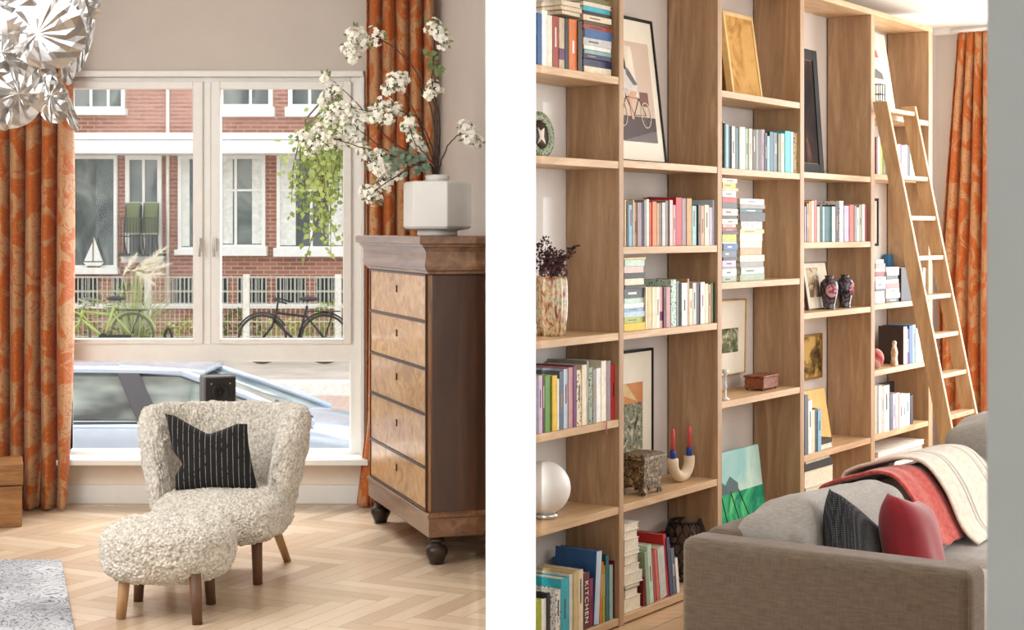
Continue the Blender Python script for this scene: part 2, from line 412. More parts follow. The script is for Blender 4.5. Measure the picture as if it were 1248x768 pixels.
for k in (-1, 0, 1):           # the house repeats along the street
    dx = k*345
    hwin(62+dx, 153+dx, 84, 133, (88+dx, 112+dx, 133+dx), (), (133, 141))
    hwin(268+dx, 333+dx, 92, 131, (306+dx,), (), (131, 143), 5)
    hwin(352+dx, 404+dx, 92, 131, (378+dx,), (), (131, 143), 5)
    hwin(88+dx, 144+dx, 190, 326, (), (), (326, 334), 4)
    hwin(154+dx, 198+dx, 190, 312, (176+dx,), (248,), (311, 320), 5)
    hwin(218+dx, 262+dx, 190, 304, (240+dx,), (), (304, 311), 4, True)
    hwin(268+dx, 324+dx, 190, 301, (288+dx,), (232,), (300, 312), 4, True)
    hwin(338+dx, 424+dx, 190, 303, (380+dx,), (232,), (302, 313), 4, True)
    for a, b_ in ((92, 120), (140, 151), (212, 240), (268, 278), (291, 325), (338, 373), (387, 419)):
        gm = MB(); fbox(gm, a+dx, b_+dx, 338, 370, -.03, -.005)
        g_ = gm.build('basement_window', plain((52, 56, 54), .3), fac)
        bm_ = MB(); n = max(2, int((b_-a)/4.2))
        for i in range(n+1):
            c = a+(b_-a)*i/n; fbox(bm_, c-.55+dx, c+.55+dx, 338, 370, -.09, -.07)
        for r in (338.5, 354, 369): fbox(bm_, a+dx, b_+dx, r-.5, r+.5, -.1, -.08)
        bm_.build('window_bars', plain((176, 180, 174), .5), g_)
    dp = MB(); dp.tube([(fx(206+dx)-O_.x, -.1, fz(372)-O_.z), (fx(206+dx)-O_.x, -.1, fz(84)-O_.z)], .028, 8)
    dp.build('drainpipe', plain((228, 224, 214), .5), fac)
# balcony rail with two folding chairs
br = MB()
for i in range(13): 
    c = 156+i*44/12; fbox(br, c-.35, c+.35, 266, 310, -.5, -.48)
for r in (266, 288, 309): fbox(br, 155, 201, r-.7, r+.7, -.52, -.47)
fbox(br, 153, 203, 309, 312, -.52, 0)
br.build('balcony_rail', plain((70, 70, 66), .5), fac)
for i, (a, lab) in enumerate(((157, 'left olive canvas folding chair on the balcony across the street'), (179, 'right olive canvas folding chair on the balcony across the street'))):
    ch = thing('folding_chair', lab, 'chair', (fx(a+10), FY-.32, fz(309)))
    c0 = Vector((fx(a+10), FY-.32, fz(309)))
    MB().box(-.13, .13, .03, .05, .35, .85).build('backrest', plain((112, 122, 84), .8), ch, bevel=.02)
    MB().box(-.13, .13, -.14, .05, .32, .35).build('seat', plain((200, 196, 180), .8), ch, bevel=.01)
    for sx in (-.12, .12):
        MB().tube([(sx, -.12, 0), (sx, .05, .85)], .012, 6).build('leg', plain((60, 60, 56), .5), ch)
        MB().tube([(sx, .06, 0), (sx, -.12, .34)], .012, 6).build('leg', plain((60, 60, 56), .5), ch)
# model boat on the sill of the neighbour's window
sb = thing('model_sailboat', 'white model sailing boat in the window of the house opposite', 'ornament', (fx(117), FY-.15, fz(326)))
MB().add([(-.17,-.02,.09),(.17,-.02,.09),(.12,-.02,.03),(-.12,-.02,.03),(-.17,.02,.09),(.17,.02,.09),(.12,.02,.03),(-.12,.02,.03)],
         [(0,3,2,1),(4,5,6,7),(0,1,5,4),(1,2,6,5),(2,3,7,6),(3,0,4,7)]).build('hull', OUTW, sb)
MB().prism_y([(.0, .11), (.15, .11), (.01, .50)], -.008, .008).build('sail', OUTW, sb)
MB().prism_y([(-.02, .11), (-.16, .11), (-.02, .42)], -.008, .008).build('sail', OUTW, sb)
MB().tube([(0, 0, .05), (0, 0, .52)], .006, 6).build('mast', plain((180, 160, 130)), sb)
MB().box(-.1, .1, -.04, .04, 0, .03).build('stand', plain((120, 90, 60)), sb)

# fence
fe = thing('mesh_fence', 'cream wire mesh garden fence along the far pavement behind the bicycles', 'fence', (fx(250), 25, -.43))
fm = MB(); F0, F1 = xs(-40, 25)-fx(250), xs(560, 25)-fx(250); ztop = zs(337, 25)+.43
n = int((F1-F0)/.075)
for i in range(n+1):
    x_ = F0+(F1-F0)*i/n; fm.box(x_-.0035, x_+.0035, -.0035, .0035, 0, ztop)
for i in range(6):
    z_ = ztop*(i+.02)/5.05; fm.box(F0, F1, -.012, .012, z_-.006, z_+.006)
fm.build('wire_mesh', plain((214, 204, 180), .6), fe)
for p in (60, 180, 300, 412, 520):
    x_ = xs(p, 25)-fx(250); MB().box(x_-.05, x_+.05, -.02, .08, 0, ztop+.03).build('fence_post', plain((222, 216, 204), .6), fe, bevel=.01)
# low wooden planter edge behind the fence
hg = MB()
GREEN = []
for i, (c, nm) in enumerate((((150, 165, 86), 'l'), ((96, 118, 56), 'm'), ((186, 196, 110), 's'), ((70, 96, 48), 'd'))): GREEN.append(plain(c, .7, var=.2, scale=6))
def leafball(name, label, cx_, y, z0, rx, rz, n, mi, sz=.05, group='shrubs behind the fence'):
    t = thing(name, label, 'shrub', (cx_, y, -.43), 0, group)
    mb = MB()
    for k in range(n):
        a = random.uniform(0, 2*PI); u = random.uniform(-1, 1); r = random.uniform(.5, 1)**.5
        p = Vector((math.cos(a)*math.sqrt(1-u*u)*rx*r, math.sin(a)*math.sqrt(1-u*u)*.25*r, z0+.43+u*rz*r))
        d = Vector((random.gauss(0, 1), random.gauss(0, 1), random.gauss(0, .6))).normalized(); e = d.cross(Vector((random.random(), random.random(), 1))).normalized()
        s = sz*random.uniform(.6, 1.3)
        mb.add([p-d*s, p+e*s*.45, p+d*s, p-e*s*.45], [(0, 1, 2, 3)])
    mb.build('foliage', GREEN[mi], t)
    MB().tube([(0, 0, 0), (.02, 0, (z0+.43)*.6), (0, 0, z0+.43)], [.025, .018, .008], 6).build('stem', plain((96, 76, 52)), t)
for p, q_, rx, rz, nn, mi, lab in (
        (118, 392, .42, .42, 500, 0, 'pale green shrub behind the front wheel of the green bicycle'),
        (160, 380, .35, .5, 500, 1, 'mid green shrub beneath the pampas plumes'),
        (295, 400, .35, .32, 380, 1, 'green shrub behind the front wheel of the black bicycle'),
        (348, 405, .45, .25, 420, 2, 'yellow green shrub seen through the black bicycle frame'),
        (405, 392, .35, .35, 380, 0, 'pale green shrub behind the rear wheel of the black bicycle'),
        (225, 405, .4, .22, 300, 2, 'low yellow green shrub between the two bicycles')):
    leafball('garden_shrub', lab, xs(p, 25.6), 25.6, zs(q_, 25.6), rx, rz, nn, mi)
# pampas grass
pg = thing('pampas_grass', 'tall pampas grass with cream feathery plumes behind the green bicycle', 'grass plant', (xs(165, 24.6), 24.6, -.43))
pb = MB(); pl = MB()
for k in range(90):
    a = random.uniform(-1, 1); h = random.uniform(.5, 1.25); s = random.uniform(-.1, .1)
    pts = [(a*.12, s, 0), (a*.3, s, h*.6), (a*.62, s, h*.9+random.uniform(-.15, .1))]
    pb.tube(pts, [.008, .007, .002], 3)
for (p, q_, ex, ey) in ((172, 325, 202, 302), (160, 330, 190, 322), (166, 335, 200, 334), (150, 335, 165, 312), (165, 330, 186, 345), (170, 322, 196, 314), (176, 330, 205, 322)):
    a = Vector((xs(p, 24.6)-xs(165, 24.6), 0, zs(q_, 24.6)+.43)); b = Vector((xs(ex, 24.6)-xs(165, 24.6), 0, zs(ey, 24.6)+.43))
    pb.tube([(0, 0, .1), a*.7+Vector((0, 0, .1)), a], .008, 4)
    for k in range(90):
        t_ = random.random(); c = a.lerp(b, t_); w = .085*math.sin(PI*min(1, t_*.9+.1))
        d = (b-a).normalized()*random.uniform(.05, .1)+Vector((random.gauss(0, w*.7), random.gauss(0, w*.5), random.gauss(0, w*.7)))
        e = d.cross(Vector((0, 1, .2))).normalized()*.006
        pl.add([c-e, c+e, c+d], [(0, 1, 2)])
pb.build('blades', plain((166, 176, 112), .7), pg); pl.build('plumes', plain((236, 228, 204), .8), pg)
bo = thing('bicycle_stand', 'small black looped bicycle stand on the pavement', 'bicycle stand', (xs(205, 23.6), 23.6, -.43))
MB().tube([(-.05, 0, 0), (-.05, 0, .35), (-.03, 0, .42), (0, 0, .45), (.03, 0, .42), (.05, 0, .35), (.05, 0, 0)], .022, 8).build('loop', plain((40, 44, 44), .4), bo)
MB().box(-.09, .09, -.06, .06, 0, .015).build('base_plate', plain((90, 90, 90), .4), bo)

def bicycle(name, label, x0, y, zg, R, WB, fc, tyre, seatc, flip=1, bag=False, wide=1.0):
    """front wheel towards -x when flip=1"""
    t = thing(name, label, 'bicycle', (x0, y, zg))
    fm_ = plain(fc, .35); tm = plain(tyre, .7); dk = plain((40, 40, 42), .5); sp = plain((170, 170, 165), .3, .8)
    fr = Vector((-WB*.5, 0, R)); re = Vector((WB*.5, 0, R))
    for nm, c in (('front_wheel', fr), ('rear_wheel', re)):
        w = MB(); w.tube([(c.x+R*math.cos(a)*.97, 0, c.z+R*math.sin(a)*.97) for a in [2*PI*i/32 for i in range(33)]], R*.052, 8, cap=False)
        wo = w.build(nm, tm, t)
        s = MB()
        for i in range(16):
            a = 2*PI*i/16; s.tube([tuple(c), (c.x+R*math.cos(a)*.95, 0, c.z+R*math.sin(a)*.95)], .0025, 4)
        s.lathe([(.02, -.04), (.02, .04)], 8, Matrix.Translation(c) @ Matrix.Rotation(PI/2, 4, 'X'))
        s.build('spokes', sp, wo)
    bbk = Vector((.06*WB, 0, R*.85)); st = Vector((WB*.22, 0, R*2.35)); hd = Vector((-WB*.27, 0, R*2.15)); hd2 = Vector((-WB*.31, 0, R*1.75))
    f = MB(); r = .018*wide
    f.tube([hd, hd2], r*1.2, 8); f.tube([bbk, st], r, 8)
    f.tube([hd2, bbk], r*1.1, 8); f.tube([hd, hd.lerp(hd2, .2), bbk.lerp(st, .72)], r*.95, 8)
    for s_ in (-1, 1):
        f.tube([bbk+Vector((0, s_*.03, 0)), re+Vector((0, s_*.05, 0))], r*.6, 6); f.tube([bbk.lerp(st, .78), re+Vector((0, s_*.05, 0))], r*.6, 6)
    f.build('frame', fm_, t)
    fk = MB()
    for s_ in (-1, 1): fk.tube([hd2+Vector((0, s_*.02, 0)), hd2+Vector((-.03, s_*.045, -.08)), fr+Vector((.0, s_*.045, 0))], r*.7, 6)
    fk.build('fork', fm_, t)
    md = MB()
    for c, a0, a1 in ((fr, 30, 150), (re, 10, 165)):
        md.tube([(c.x+R*1.08*math.cos(math.radians(a)), 0, c.z+R*1.08*math.sin(math.radians(a))) for a in range(a0, a1+1, 9)], .014, 6)
    md.build('mudguard', fm_ if not bag else dk, t)
    hb = MB(); hb.tube([hd, hd+Vector((.02, 0, R*.42))], .014, 8)
    tp = hd+Vector((.02, 0, R*.42))
    for s_ in (-1, 1):
        hb.tube([tp, tp+Vector((-.05, s_*.1, .03)), tp+Vector((-.02, s_*.22, .02)), tp+Vector((.16, s_*.27, -.03))], .012, 8)
    hb.build('handlebar', sp if not bag else dk, t)
    sd = MB(); sd.tube([bbk.lerp(st, .9), st+Vector((.01, 0, .08))], .013, 8)
    sd.build('seat_post', sp, t)
    s2_ = MB(); s2_.ball((st.x+.02, 0, st.z+.1), 1, 12, 8, (.14, .075, .035)); s2_.build('saddle', plain(seatc, .6), t)
    rk = MB(); rz = R*2.12; rk.box(st.x+.02, re.x+.22, -.06, .06, rz, rz+.012)
    for s_ in (-1, 1): rk.tube([(re.x+.12, s_*.05, rz), (re.x, s_*.05, R)], .006, 5)
    rk.build('luggage_rack', dk, t)
    ck = MB(); ck.lathe([(.075, -.006), (.075, .006)], 16, Matrix.Translation(bbk+Vector((0, -.05, 0))) @ Matrix.Rotation(PI/2, 4, 'X'))
    ck.tube([bbk+Vector((0, -.06, 0)), bbk+Vector((.08, -.07, -.14))], .009, 6); ck.box(bbk.x+.03, bbk.x+.13, -.14, -.07, bbk.z-.155, bbk.z-.135)
    ck.box(bbk.x, re.x, -.065, -.05, R*.8, R*1.02)
    ck.build('crank_and_chain_guard', dk, t)
    return t
bicycle('bicycle', 'lime green step-through bicycle leaning by the fence', (xs(84, 23)+xs(161, 23))/2, 23.0, zs(435, 23), .315, xs(161, 23)-xs(84, 23), (168, 180, 104), (92, 96, 74), (50, 46, 44), wide=1.25)
bicycle('bicycle', 'black city bicycle parked behind the right window pane', (xs(322, 22.6)+xs(390, 22.6))/2+.02, 22.6, zs(443, 22.6), .345, .88, (36, 36, 40), (58, 54, 50), (60, 58, 60), bag=True)

# ---- parked car
ca = thing('car', 'silver blue parked car just outside the window', 'car', (-2.4, 10.55, -.88))
ca.scale = (1, .58, 1)
CZ = .82
SIL = plain((168, 182, 198), .22, .55, var=.02, name='silver_blue_car_paint', coat=.6)
def car_hull():
    xsn = [-2.35, -2.3, -2.1, -1.7, -1.0, 0, .75, 1.1, 1.35, 1.7, 1.95, 2.08, 2.13]
    top = [.45, .95, 1.05, 1.12, 1.15, 1.15, 1.14, 1.13, 1.08, 1.02, .93, .78, .5]
    wd = [.6, .74, .84, .88, .90, .90, .90, .90, .89, .86, .80, .70, .55]
    rows = []
    for x_, zt, w in zip(xsn, top, wd):
        half = [(w-.08, .22), (w, .34), (w+.01, .6), (w, .8*zt+.02), (w-.03, zt-.06), (w-.09, zt), (w*.5, zt+.025), (0, zt+.035)]
        pts = [(-a, b) for a, b in half]+[(a, b) for a, b in half[::-1][1:]]
        rows.append([(x_, a, b) for a, b in pts])
    vs = [p for r in rows for p in r]; k = len(rows[0]); fs = []
    for i in range(len(rows)-1):
        for j in range(k): fs.append((i*k+j, (i+1)*k+j, (i+1)*k+(j+1) % k, i*k+(j+1) % k))
    fs.append(tuple(range(k))); fs.append(tuple((len(rows)-1)*k+j for j in range(k-1, -1, -1)))
    m = MB(); m.add(vs, fs, None, True); return m
car_hull().build('body', SIL, ca, sub=1)
CG = NT('car_glass'); nf = CG.noise(CG.coord((1, 1, 3)), 1.4, 3)
CG.color(CG.ramp(nf, [(.4, (40, 48, 50)), (.6, (120, 130, 124))])); CGM = CG.set(.05, spec=.8)
b4 = [(-2.05, .80), (1.15, .80)]; t4 = [(-1.25, .60), (.28, .60)]
gv = [(-2.1, -.80, 1.12), (1.12, -.80, 1.12), (1.12, .80, 1.12), (-2.1, .80, 1.12), (-1.2, -.60, 1.43), (.28, -.60, 1.43), (.28, .60, 1.43), (-1.2, .60, 1.43)]
MB().add(gv, [(0,3,2,1),(4,5,6,7),(0,1,5,4),(1,2,6,5),(2,3,7,6),(3,0,4,7)]).build('windows', CGM, ca, bevel=.03)
def roofp(u, v):
    x_ = -1.32+1.75*u; y_ = (v-.5)*1.30
    return (x_, y_, 1.425+.045*math.sin(PI*max(0, min(1, u)))**.6*math.cos((v-.5)*2.2))
MB().grid(roofp, 14, 10).build('roof', SIL, ca, solid=.03)
DK = plain((52, 52, 56), .35)
for s_ in (-1, 1):
    MB().tube([(1.15, s_*.815, 1.12), (.72, s_*.72, 1.29), (.3, s_*.625, 1.43), (-.1, s_*.62, 1.455)], .026, 8).build('windscreen_pillar', SIL, ca)
    MB().tube([(-2.1, s_*.81, 1.13), (-1.6, s_*.7, 1.32), (-1.22, s_*.625, 1.42), (-.5, s_*.615, 1.455)], .03, 8).build('rear_pillar', SIL, ca)
    mb = MB().add([(.05, s_*.825, 1.12), (.19, s_*.825, 1.12), (.02, s_*.63, 1.44), (-.12, s_*.63, 1.44)], [(0, 1, 2, 3)]); mb.build('centre_pillar', DK, ca, solid=.02)
    MB().tube([(-2.0, s_*.885, 1.115), (0, s_*.905, 1.13), (1.1, s_*.885, 1.12)], .011, 6).build('window_trim', plain((60, 62, 66), .3), ca)
    MB().tube([(-1.9, s_*.905, .86), (0, s_*.915, .885), (1.2, s_*.905, .87)], .007, 6).build('side_crease', SIL, ca)
    MB().tube([(-1.8, s_*.915, .55), (1.1, s_*.915, .55)], .02, 6).build('side_strip', plain((150, 160, 172), .3, .5), ca)
    for hx in (-.12, -1.05): MB().tube([(hx-.1, s_*.90, .93), (hx-.07, s_*.935, .93), (hx+.07, s_*.935, .93), (hx+.1, s_*.90, .93)], .012, 6).build('door_handle', STEEL, ca)
    mi = MB().ball((.92, s_*.98, 1.17), 1, 12, 8, (.07, .11, .065)); mi.build('wing_mirror', SIL, ca)
    for wx in (-1.55, 1.35):
        w = MB(); Mw = Matrix.Translation((wx, s_*.80, .32)) @ Matrix.Rotation(PI/2, 4, 'X')
        w.lathe([(.2, -.1), (.3, -.1), (.32, -.07), (.32, .07), (.3, .1), (.2, .1)], 28, Mw); wo = w.build('wheel', plain((38, 38, 40), .7), ca)
        MB().lathe([(.02, -.105), (.2, -.1), (.2, .1), (.02, .105)], 20, Mw).build('hubcap', STEEL, wo)
MB().tube([(1.12, -.5, 1.14), (.85, -.1, 1.22)], .008, 5).build('wiper', DK, ca)

# street tree hanging into the right pane
tr = thing('street_tree', 'bright green leafy street tree hanging into the right window pane', 'tree', (xs(462, 13), 13, -.75))
T0 = Vector((xs(462, 13), 13, -.75))
tm = MB(); tm.tube([(0, 0, 0), (.03, 0, 1.6), (-.02, 0, 3.2), (.1, 0, 4.5)], [.09, .075, .06, .03], 10); tm.build('trunk', plain((112, 90, 66), .9), tr)
brm = MB(); lf = [MB(), MB()]
for k in range(34):
    px0 = random.uniform(362, 440); d = 13+random.uniform(-.4, .4)
    top = Vector((xs(px0, d), d, zs(random.uniform(145, 190)-(0 if px0 < 400 else 40), d)))-T0
    st_ = Vector((0, 0, random.uniform(3.0, 3.8))); L_ = random.uniform(.25, .95)
    pts = [st_, st_.lerp(top, .6)+Vector((0, 0, .15)), top, top+Vector((random.uniform(-.08, .08), 0, -L_*.5)), top+Vector((random.uniform(-.1, .1), 0, -L_))]
    brm.tube(pts, [.018, .012, .008, .005, .002], 5)
    for q_ in range(34):
        u = random.random(); i_ = 2+int(u*2-1e-6); c = pts[i_].lerp(pts[i_+1], u*2-int(u*2-1e-6)) if i_ < 4 else pts[4]
        c = c+Vector((random.gauss(0, .055), random.gauss(0, .08), random.gauss(0, .04)))
        dd = Vector((random.gauss(0, .7), random.gauss(0, .5), -random.random())).normalized(); e = dd.cross(Vector((.2, 1, random.gauss(0, .6)))).normalized()
        s = random.uniform(.03, .055)
        lf[k % 2].add([c, c+dd*s*.5+e*s*.45, c+dd*s*1.2, c+dd*s*.5-e*s*.45], [(0, 1, 2, 3)])
brm.build('branches', plain((92, 84, 52), .8), tr)
def leafmat(c, n):
    x = NT(n); x.color(x.ramp(x.noise(x.coord(), 7, 2), [(.3, tuple(int(q*.8) for q in c)), (.7, c)])); x.b.inputs['Subsurface Weight'].default_value = 0
    tl = x.n('ShaderNodeBsdfTranslucent'); tl.inputs[0].default_value = rgb(c); mx = x.n('ShaderNodeMixShader'); mx.inputs[0].default_value = .45
    x.L(x.b.outputs[0], mx.inputs[1]); x.L(tl.outputs[0], mx.inputs[2]); x.L(mx.outputs[0], x.t.nodes['Material Output'].inputs[0]); return x.m
lf[0].build('foliage', leafmat((182, 194, 112), 'lime_leaf'), tr); lf[1].build('foliage', leafmat((138, 158, 78), 'green_leaf'), tr)

# ================================================================== LEFT ROOM OBJECTS
def tex(name, typ, sc, **k):
    t = bpy.data.textures.new(name, typ); t.noise_scale = sc
    for a, b in k.items(): setattr(t, a, b)
    return t
T_CURL = tex('curl', 'CLOUDS', .0105, noise_depth=2, noise_basis='VORONOI_F1')
T_LUMP = tex('lump', 'CLOUDS', .05, noise_depth=1)
T_SOFT = tex('soft', 'CLOUDS', .12, noise_depth=1)
def displace(o, t, s, mid=.5):
    m = o.modifiers.new('relief', 'DISPLACE'); m.texture = t; m.strength = s; m.mid_level = mid; m.texture_coords = 'LOCAL'
def boucle():
    x = NT('cream_sheepskin'); v = x.coord()
    vo = x.n('ShaderNodeTexVoronoi'); vo.inputs['Scale'].default_value = 95; x.L(x.coord(), vo.inputs['Vector'])
    n = x.noise(v, 60, 4, .7)
    f = x.m_('ADD', x.m_('MULTIPLY', n, .8), x.m_('MULTIPLY', vo.outputs['Distance'], -.25))
    x.color(x.ramp(f, [(.14, (178, 168, 152)), (.32, (224, 216, 202)), (.5, (246, 242, 234))]))
    x.bump(n, .7, .012); return x.set(.95, sheen=.4)
BOU = boucle()
def super_ball(c, hx, hy, hz, e=.55, ez=.7, n=72, m=40, flare=0.0):
    """rounded-box body"""
    def sg(a, p): return math.copysign(abs(a)**p, a)
    def fn(u, v):
        a = 2*PI*u; b = -PI/2+PI*v
        cb, sb_ = sg(math.cos(b), ez), sg(math.sin(b), ez)
        k = 1+flare*sb_
        return (c[0]+hx*k*cb*sg(math.cos(a), e), c[1]+hy*k*cb*sg(math.sin(a), e), c[2]+hz*sb_)
    return MB().grid(fn, n, m, closed_u=True)
def fluffy(o, sub=1):
    m = o.modifiers.new('weld', 'WELD'); m.merge_threshold = .002
    m = o.modifiers.new('sub', 'SUBSURF'); m.levels = sub; m.render_levels = sub
    displace(o, T_LUMP, .016); displace(o, T_CURL, .019)
WL = wood('pale_oak_leg', (150, 112, 74), (186, 148, 104)); WD = wood('smoked_oak_leg', (78, 52, 34), (116, 80, 54))

ac = thing('armchair', 'cream sheepskin wing armchair on short wooden legs in front of the window', 'armchair', (-1.235, 6.75, 0), math.radians(-3))
seat = super_ball((.035, -.06, .275), .272, .315, .105, .62, .62).build('seat', BOU, ac); fluffy(seat, 3)
def backfn(u, v):
    a = math.radians(-28+236*u)
    e = abs(2*u-1); endf = max(0.02, (1-e**12))**.5
    b = 2*PI*v; cs, sn = math.cos(b), math.sin(b)
    sg = lambda q, p: math.copysign(abs(q)**p, q)
    zc, hz_ = .43, .275*(.86+.14*endf) - .0
    z = zc+hz_*sg(sn, .55)*endf + .02*(e**2) - .012
    k = max(.01, (z-.15)/.57)
    rx = .222+.098*k**.9; ry = .20+.08*k
    th = (.056+.018*k)*endf*sg(cs, .75)
    dx, dy = math.cos(a), math.sin(a)
    nx, ny = dx/rx, dy/ry; l = math.hypot(nx, ny)
    return (rx*dx+nx/l*th, .05+ry*dy+ny/l*th+.05*k, z)
bk_ = MB().grid(backfn, 110, 56, closed_v=True)
nv_=56
for i_ in (0, 109):
    ring = [bk_.v[i_*nv_+j] for j in range(nv_)]; o_ = len(bk_.v); cc = tuple(sum(q[k] for q in ring)/nv_ for k in range(3)); bk_.v.append(cc)
    for j in range(nv_):
        f_ = (i_*nv_+j, i_*nv_+(j+1) % nv_, o_); bk_.f.append(f_ if i_ else f_[::-1]); bk_.sm.append(True)
b0 = bk_.build('backrest', BOU, ac); fluffy(b0, 2)
for (x_, y_, tx, ty, m_, r0) in ((.20, -.17, .19, -.15, WD, .024), (-.16, -.19, -.15, -.17, WD, .024), (.235, .29, .17, .20, WL, .02), (-.2, .29, -.15, .20, WL, .02)):
    MB().tube([(x_, y_, 0), (tx, ty, .24)], [r0*.82, r0*1.05], 12).build('leg', m_, ac)

pin = NT('black_pinstripe_cloth'); sp = pin.n('ShaderNodeSeparateXYZ'); pin.L(pin.coord((1, 1, 1), (0, .06, 0)), sp.inputs[0])
u_ = pin.m_('FRACT', pin.m_('MULTIPLY', sp.outputs[0], 44)); dash = pin.noise(pin.coord((60, 60, 9)), 5, 2)
st_ = pin.m_('MULTIPLY', pin.m_('LESS_THAN', u_, .085), pin.m_('GREATER_THAN', dash, .42))
pin.color(pin.mix(st_, (13, 11, 11), (150, 144, 136))); PIN = pin.set(.9)
def pillow(mb, w, h, t, pinch=.10, dip=None, n=26):
    for s_ in (-1, 1):
        def fn(u, v):
            a, b = 2*u-1, 2*v-1
            x_ = w/2*a*(1-pinch*(1-b*b)); z_ = h/2*b*(1-pinch*(1-a*a))
            if dip: x_, z_ = dip(a, b, x_, z_)
            q = max(0, 1-a**4)*max(0, 1-b**4)
            y_ = s_*t/2*q**.55*(1+.02*math.sin(6*a+3*b))
            return (x_, y_, z_)
        o = len(mb.f); mb.grid(fn, n, n)
        if s_ > 0:
            for i in range(o, len(mb.f)): mb.f[i] = mb.f[i][::-1]
    return mb
def dip1(a, b, x_, z_):
    z_ -= .055*max(0, 1-abs(a)/.75)*max(0, b)+0.0
    x_ += .035*max(0, 1-abs(b+.25)/.35)*max(0, -a)-.2*z_; z_ -= .02*a*max(0, b)
    return x_, z_
cu = thing('scatter_cushion', 'black scatter cushion with thin white pinstripes resting on the armchair', 'cushion', (xs(258, 6.7), 6.70, .515), math.radians(4))
cu.rotation_euler = (math.radians(-14), math.radians(1), math.radians(4))
c_ = pillow(MB(), .345, .30, .10, .07, dip1).build('cover', PIN, cu); 

pf = thing('pouf', 'round cream sheepskin footstool with tufted top before the armchair', 'footstool', (-1.31, 6.10, 0))
b_ = super_ball((0, 0, .243), .252, .225, .118, .85, .62, flare=.02).build('cushion', BOU, pf); fluffy(b_, 3)
for (x_, y_, tx, ty, m_) in ((-.153, -.115, -.14, -.10, WL), (.150, -.20, .135, -.17, WD), (-.155, .17, -.14, .15, WD), (.14, .12, .13, .11, WD)):
    MB().tube([(x_, y_, 0), (tx, ty, .18)], [.019, .023], 12).build('leg', m_, pf)
for (x_, y_) in ((-.08, .03), (.05, .06), (.06, -.06), (-.05, -.1)):
    MB().ball((x_, y_, .356), .012, 10, 6, (1, 1, .5)).build('button', BOU, pf)

# ---- tall chest of drawers
VEN = NT('golden_burr_veneer'); n1 = VEN.noise(VEN.coord((1, 2.2, 3)), 3.2, 6, .62, 1.6); n2 = VEN.noise(VEN.coord((1, 1, 1)), 28, 3)
VEN.color(VEN.ramp(VEN.m_('ADD', VEN.m_('MULTIPLY', n1, .8), VEN.m_('MULTIPLY', n2, .2)), [(.3, (138, 92, 44)), (.45, (182, 132, 72)), (.6, (206, 162, 100)), (.72, (222, 184, 124))]))
VENM = VEN.set(.3, coat=.35)
MAH = wood('dark_mahogany', (56, 31, 16), (80, 47, 25), 'z', .6, .32, coat=.3)
MAHC = wood('mahogany_cornice', (92, 62, 42), (142, 106, 78), 'y', .7, .28, coat=.4)
dr = thing('tall_chest_of_drawers', 'tall antique wooden chest of five drawers beside the right curtain', 'chest of drawers', (-.352, 6.93, 0), math.radians(18.1))
L_, Dp = 1.13, .44
MB().box(0, Dp, 0, L_, .20, 1.27).build('carcass', MAH, dr, bevel=.014, seg=3)
def loft(prof, ylo=0, yhi=L_, xlo=0, xhi=Dp):
    vs = []; fs = []
    for o, z in prof: vs += [(xlo-o, ylo-o, z), (xhi, ylo-o, z), (xhi, yhi+o, z), (xlo-o, yhi+o, z)]
    for i in range(len(prof)-1):
        for j in range(4): fs.append((i*4+j, i*4+(j+1) % 4, i*4+4+(j+1) % 4, i*4+4+j))
    fs.append((3, 2, 1, 0)); k = (len(prof)-1)*4; fs.append((k, k+1, k+2, k+3))
    return MB().add(vs, fs)
loft([(.004, 1.262), (.016, 1.266), (.018, 1.275), (.03, 1.282), (.036, 1.30), (.034, 1.32), (.028, 1.34), (.03, 1.36), (.042, 1.378), (.05, 1.384), (.05, 1.392)]).build('cornice', MAHC, dr)
loft([(.058, 1.392), (.066, 1.398), (.066, 1.424), (.06, 1.43)]).build('top', MAHC, dr)
loft([(.006, .122), (.012, .126), (.012, .205), (.018, .21), (.018, .222), (.004, .23)]).build('plinth', wood('plinth_wood', (88, 56, 34), (140, 96, 62), 'y', .8, .3, coat=.3), dr)
bnd = [1.262, 1.055, .849, .650, .418, .232]
BRASS = plain((120, 92, 50), .4, .8, name='aged_brass')
for i in range(5):
    z1, z0 = bnd[i]-.006, bnd[i+1]+.006
    d = MB().box(-.010, .3, .045, L_-.03, z0, z1).build('drawer', VENM, dr, bevel=.004)
    md = MB()
    for a, b, c, e in ((.035, L_-.02, z1, z1+.007), (.035, L_-.02, z0-.007, z0), (.035, .045, z0, z1), (L_-.03, L_-.02, z0, z1)):
        md.box(-.014, 0, a, b, c, e)
    md.build('moulding', plain((66, 38, 20), .35), d)
    yc = L_/2; zc = (z0+z1)/2+.02
    k = MB(); k.prism_y([(-.006, -.012), (.006, -.012), (.003, .004), (.007, .012), (0, .02), (-.007, .012), (-.003, .004)], 0, .004, Matrix.Translation((-.0145, yc, zc)) @ Matrix.Rotation(-PI/2, 4, 'Z'))
    k.build('keyhole', plain((30, 20, 14), .5), d)
MB().box(-.006, .03, .006, .035, .232, 1.262).box(-.006, .03, L_-.02, L_-.004, .232, 1.262).build('stile', wood('stile_wood', (110, 72, 42), (160, 116, 74), 'z', 1, .3, coat=.3), dr, bevel=.006)
fp = [(.012, 0), (.03, .002), (.036, .02), (.048, .045), (.05, .062), (.042, .078), (.026, .086), (.024, .094), (.036, .1), (.04, .106), (.03, .112), (.03, .126)]
for x_, y_ in ((.035, .035), (.035, L_-.05), (Dp-.06, .035), (Dp-.06, L_-.05)):
    MB().lathe(fp, 24, None, x_, y_).build('foot', plain((44, 28, 18), .35, name='ebonised_wood'), dr)

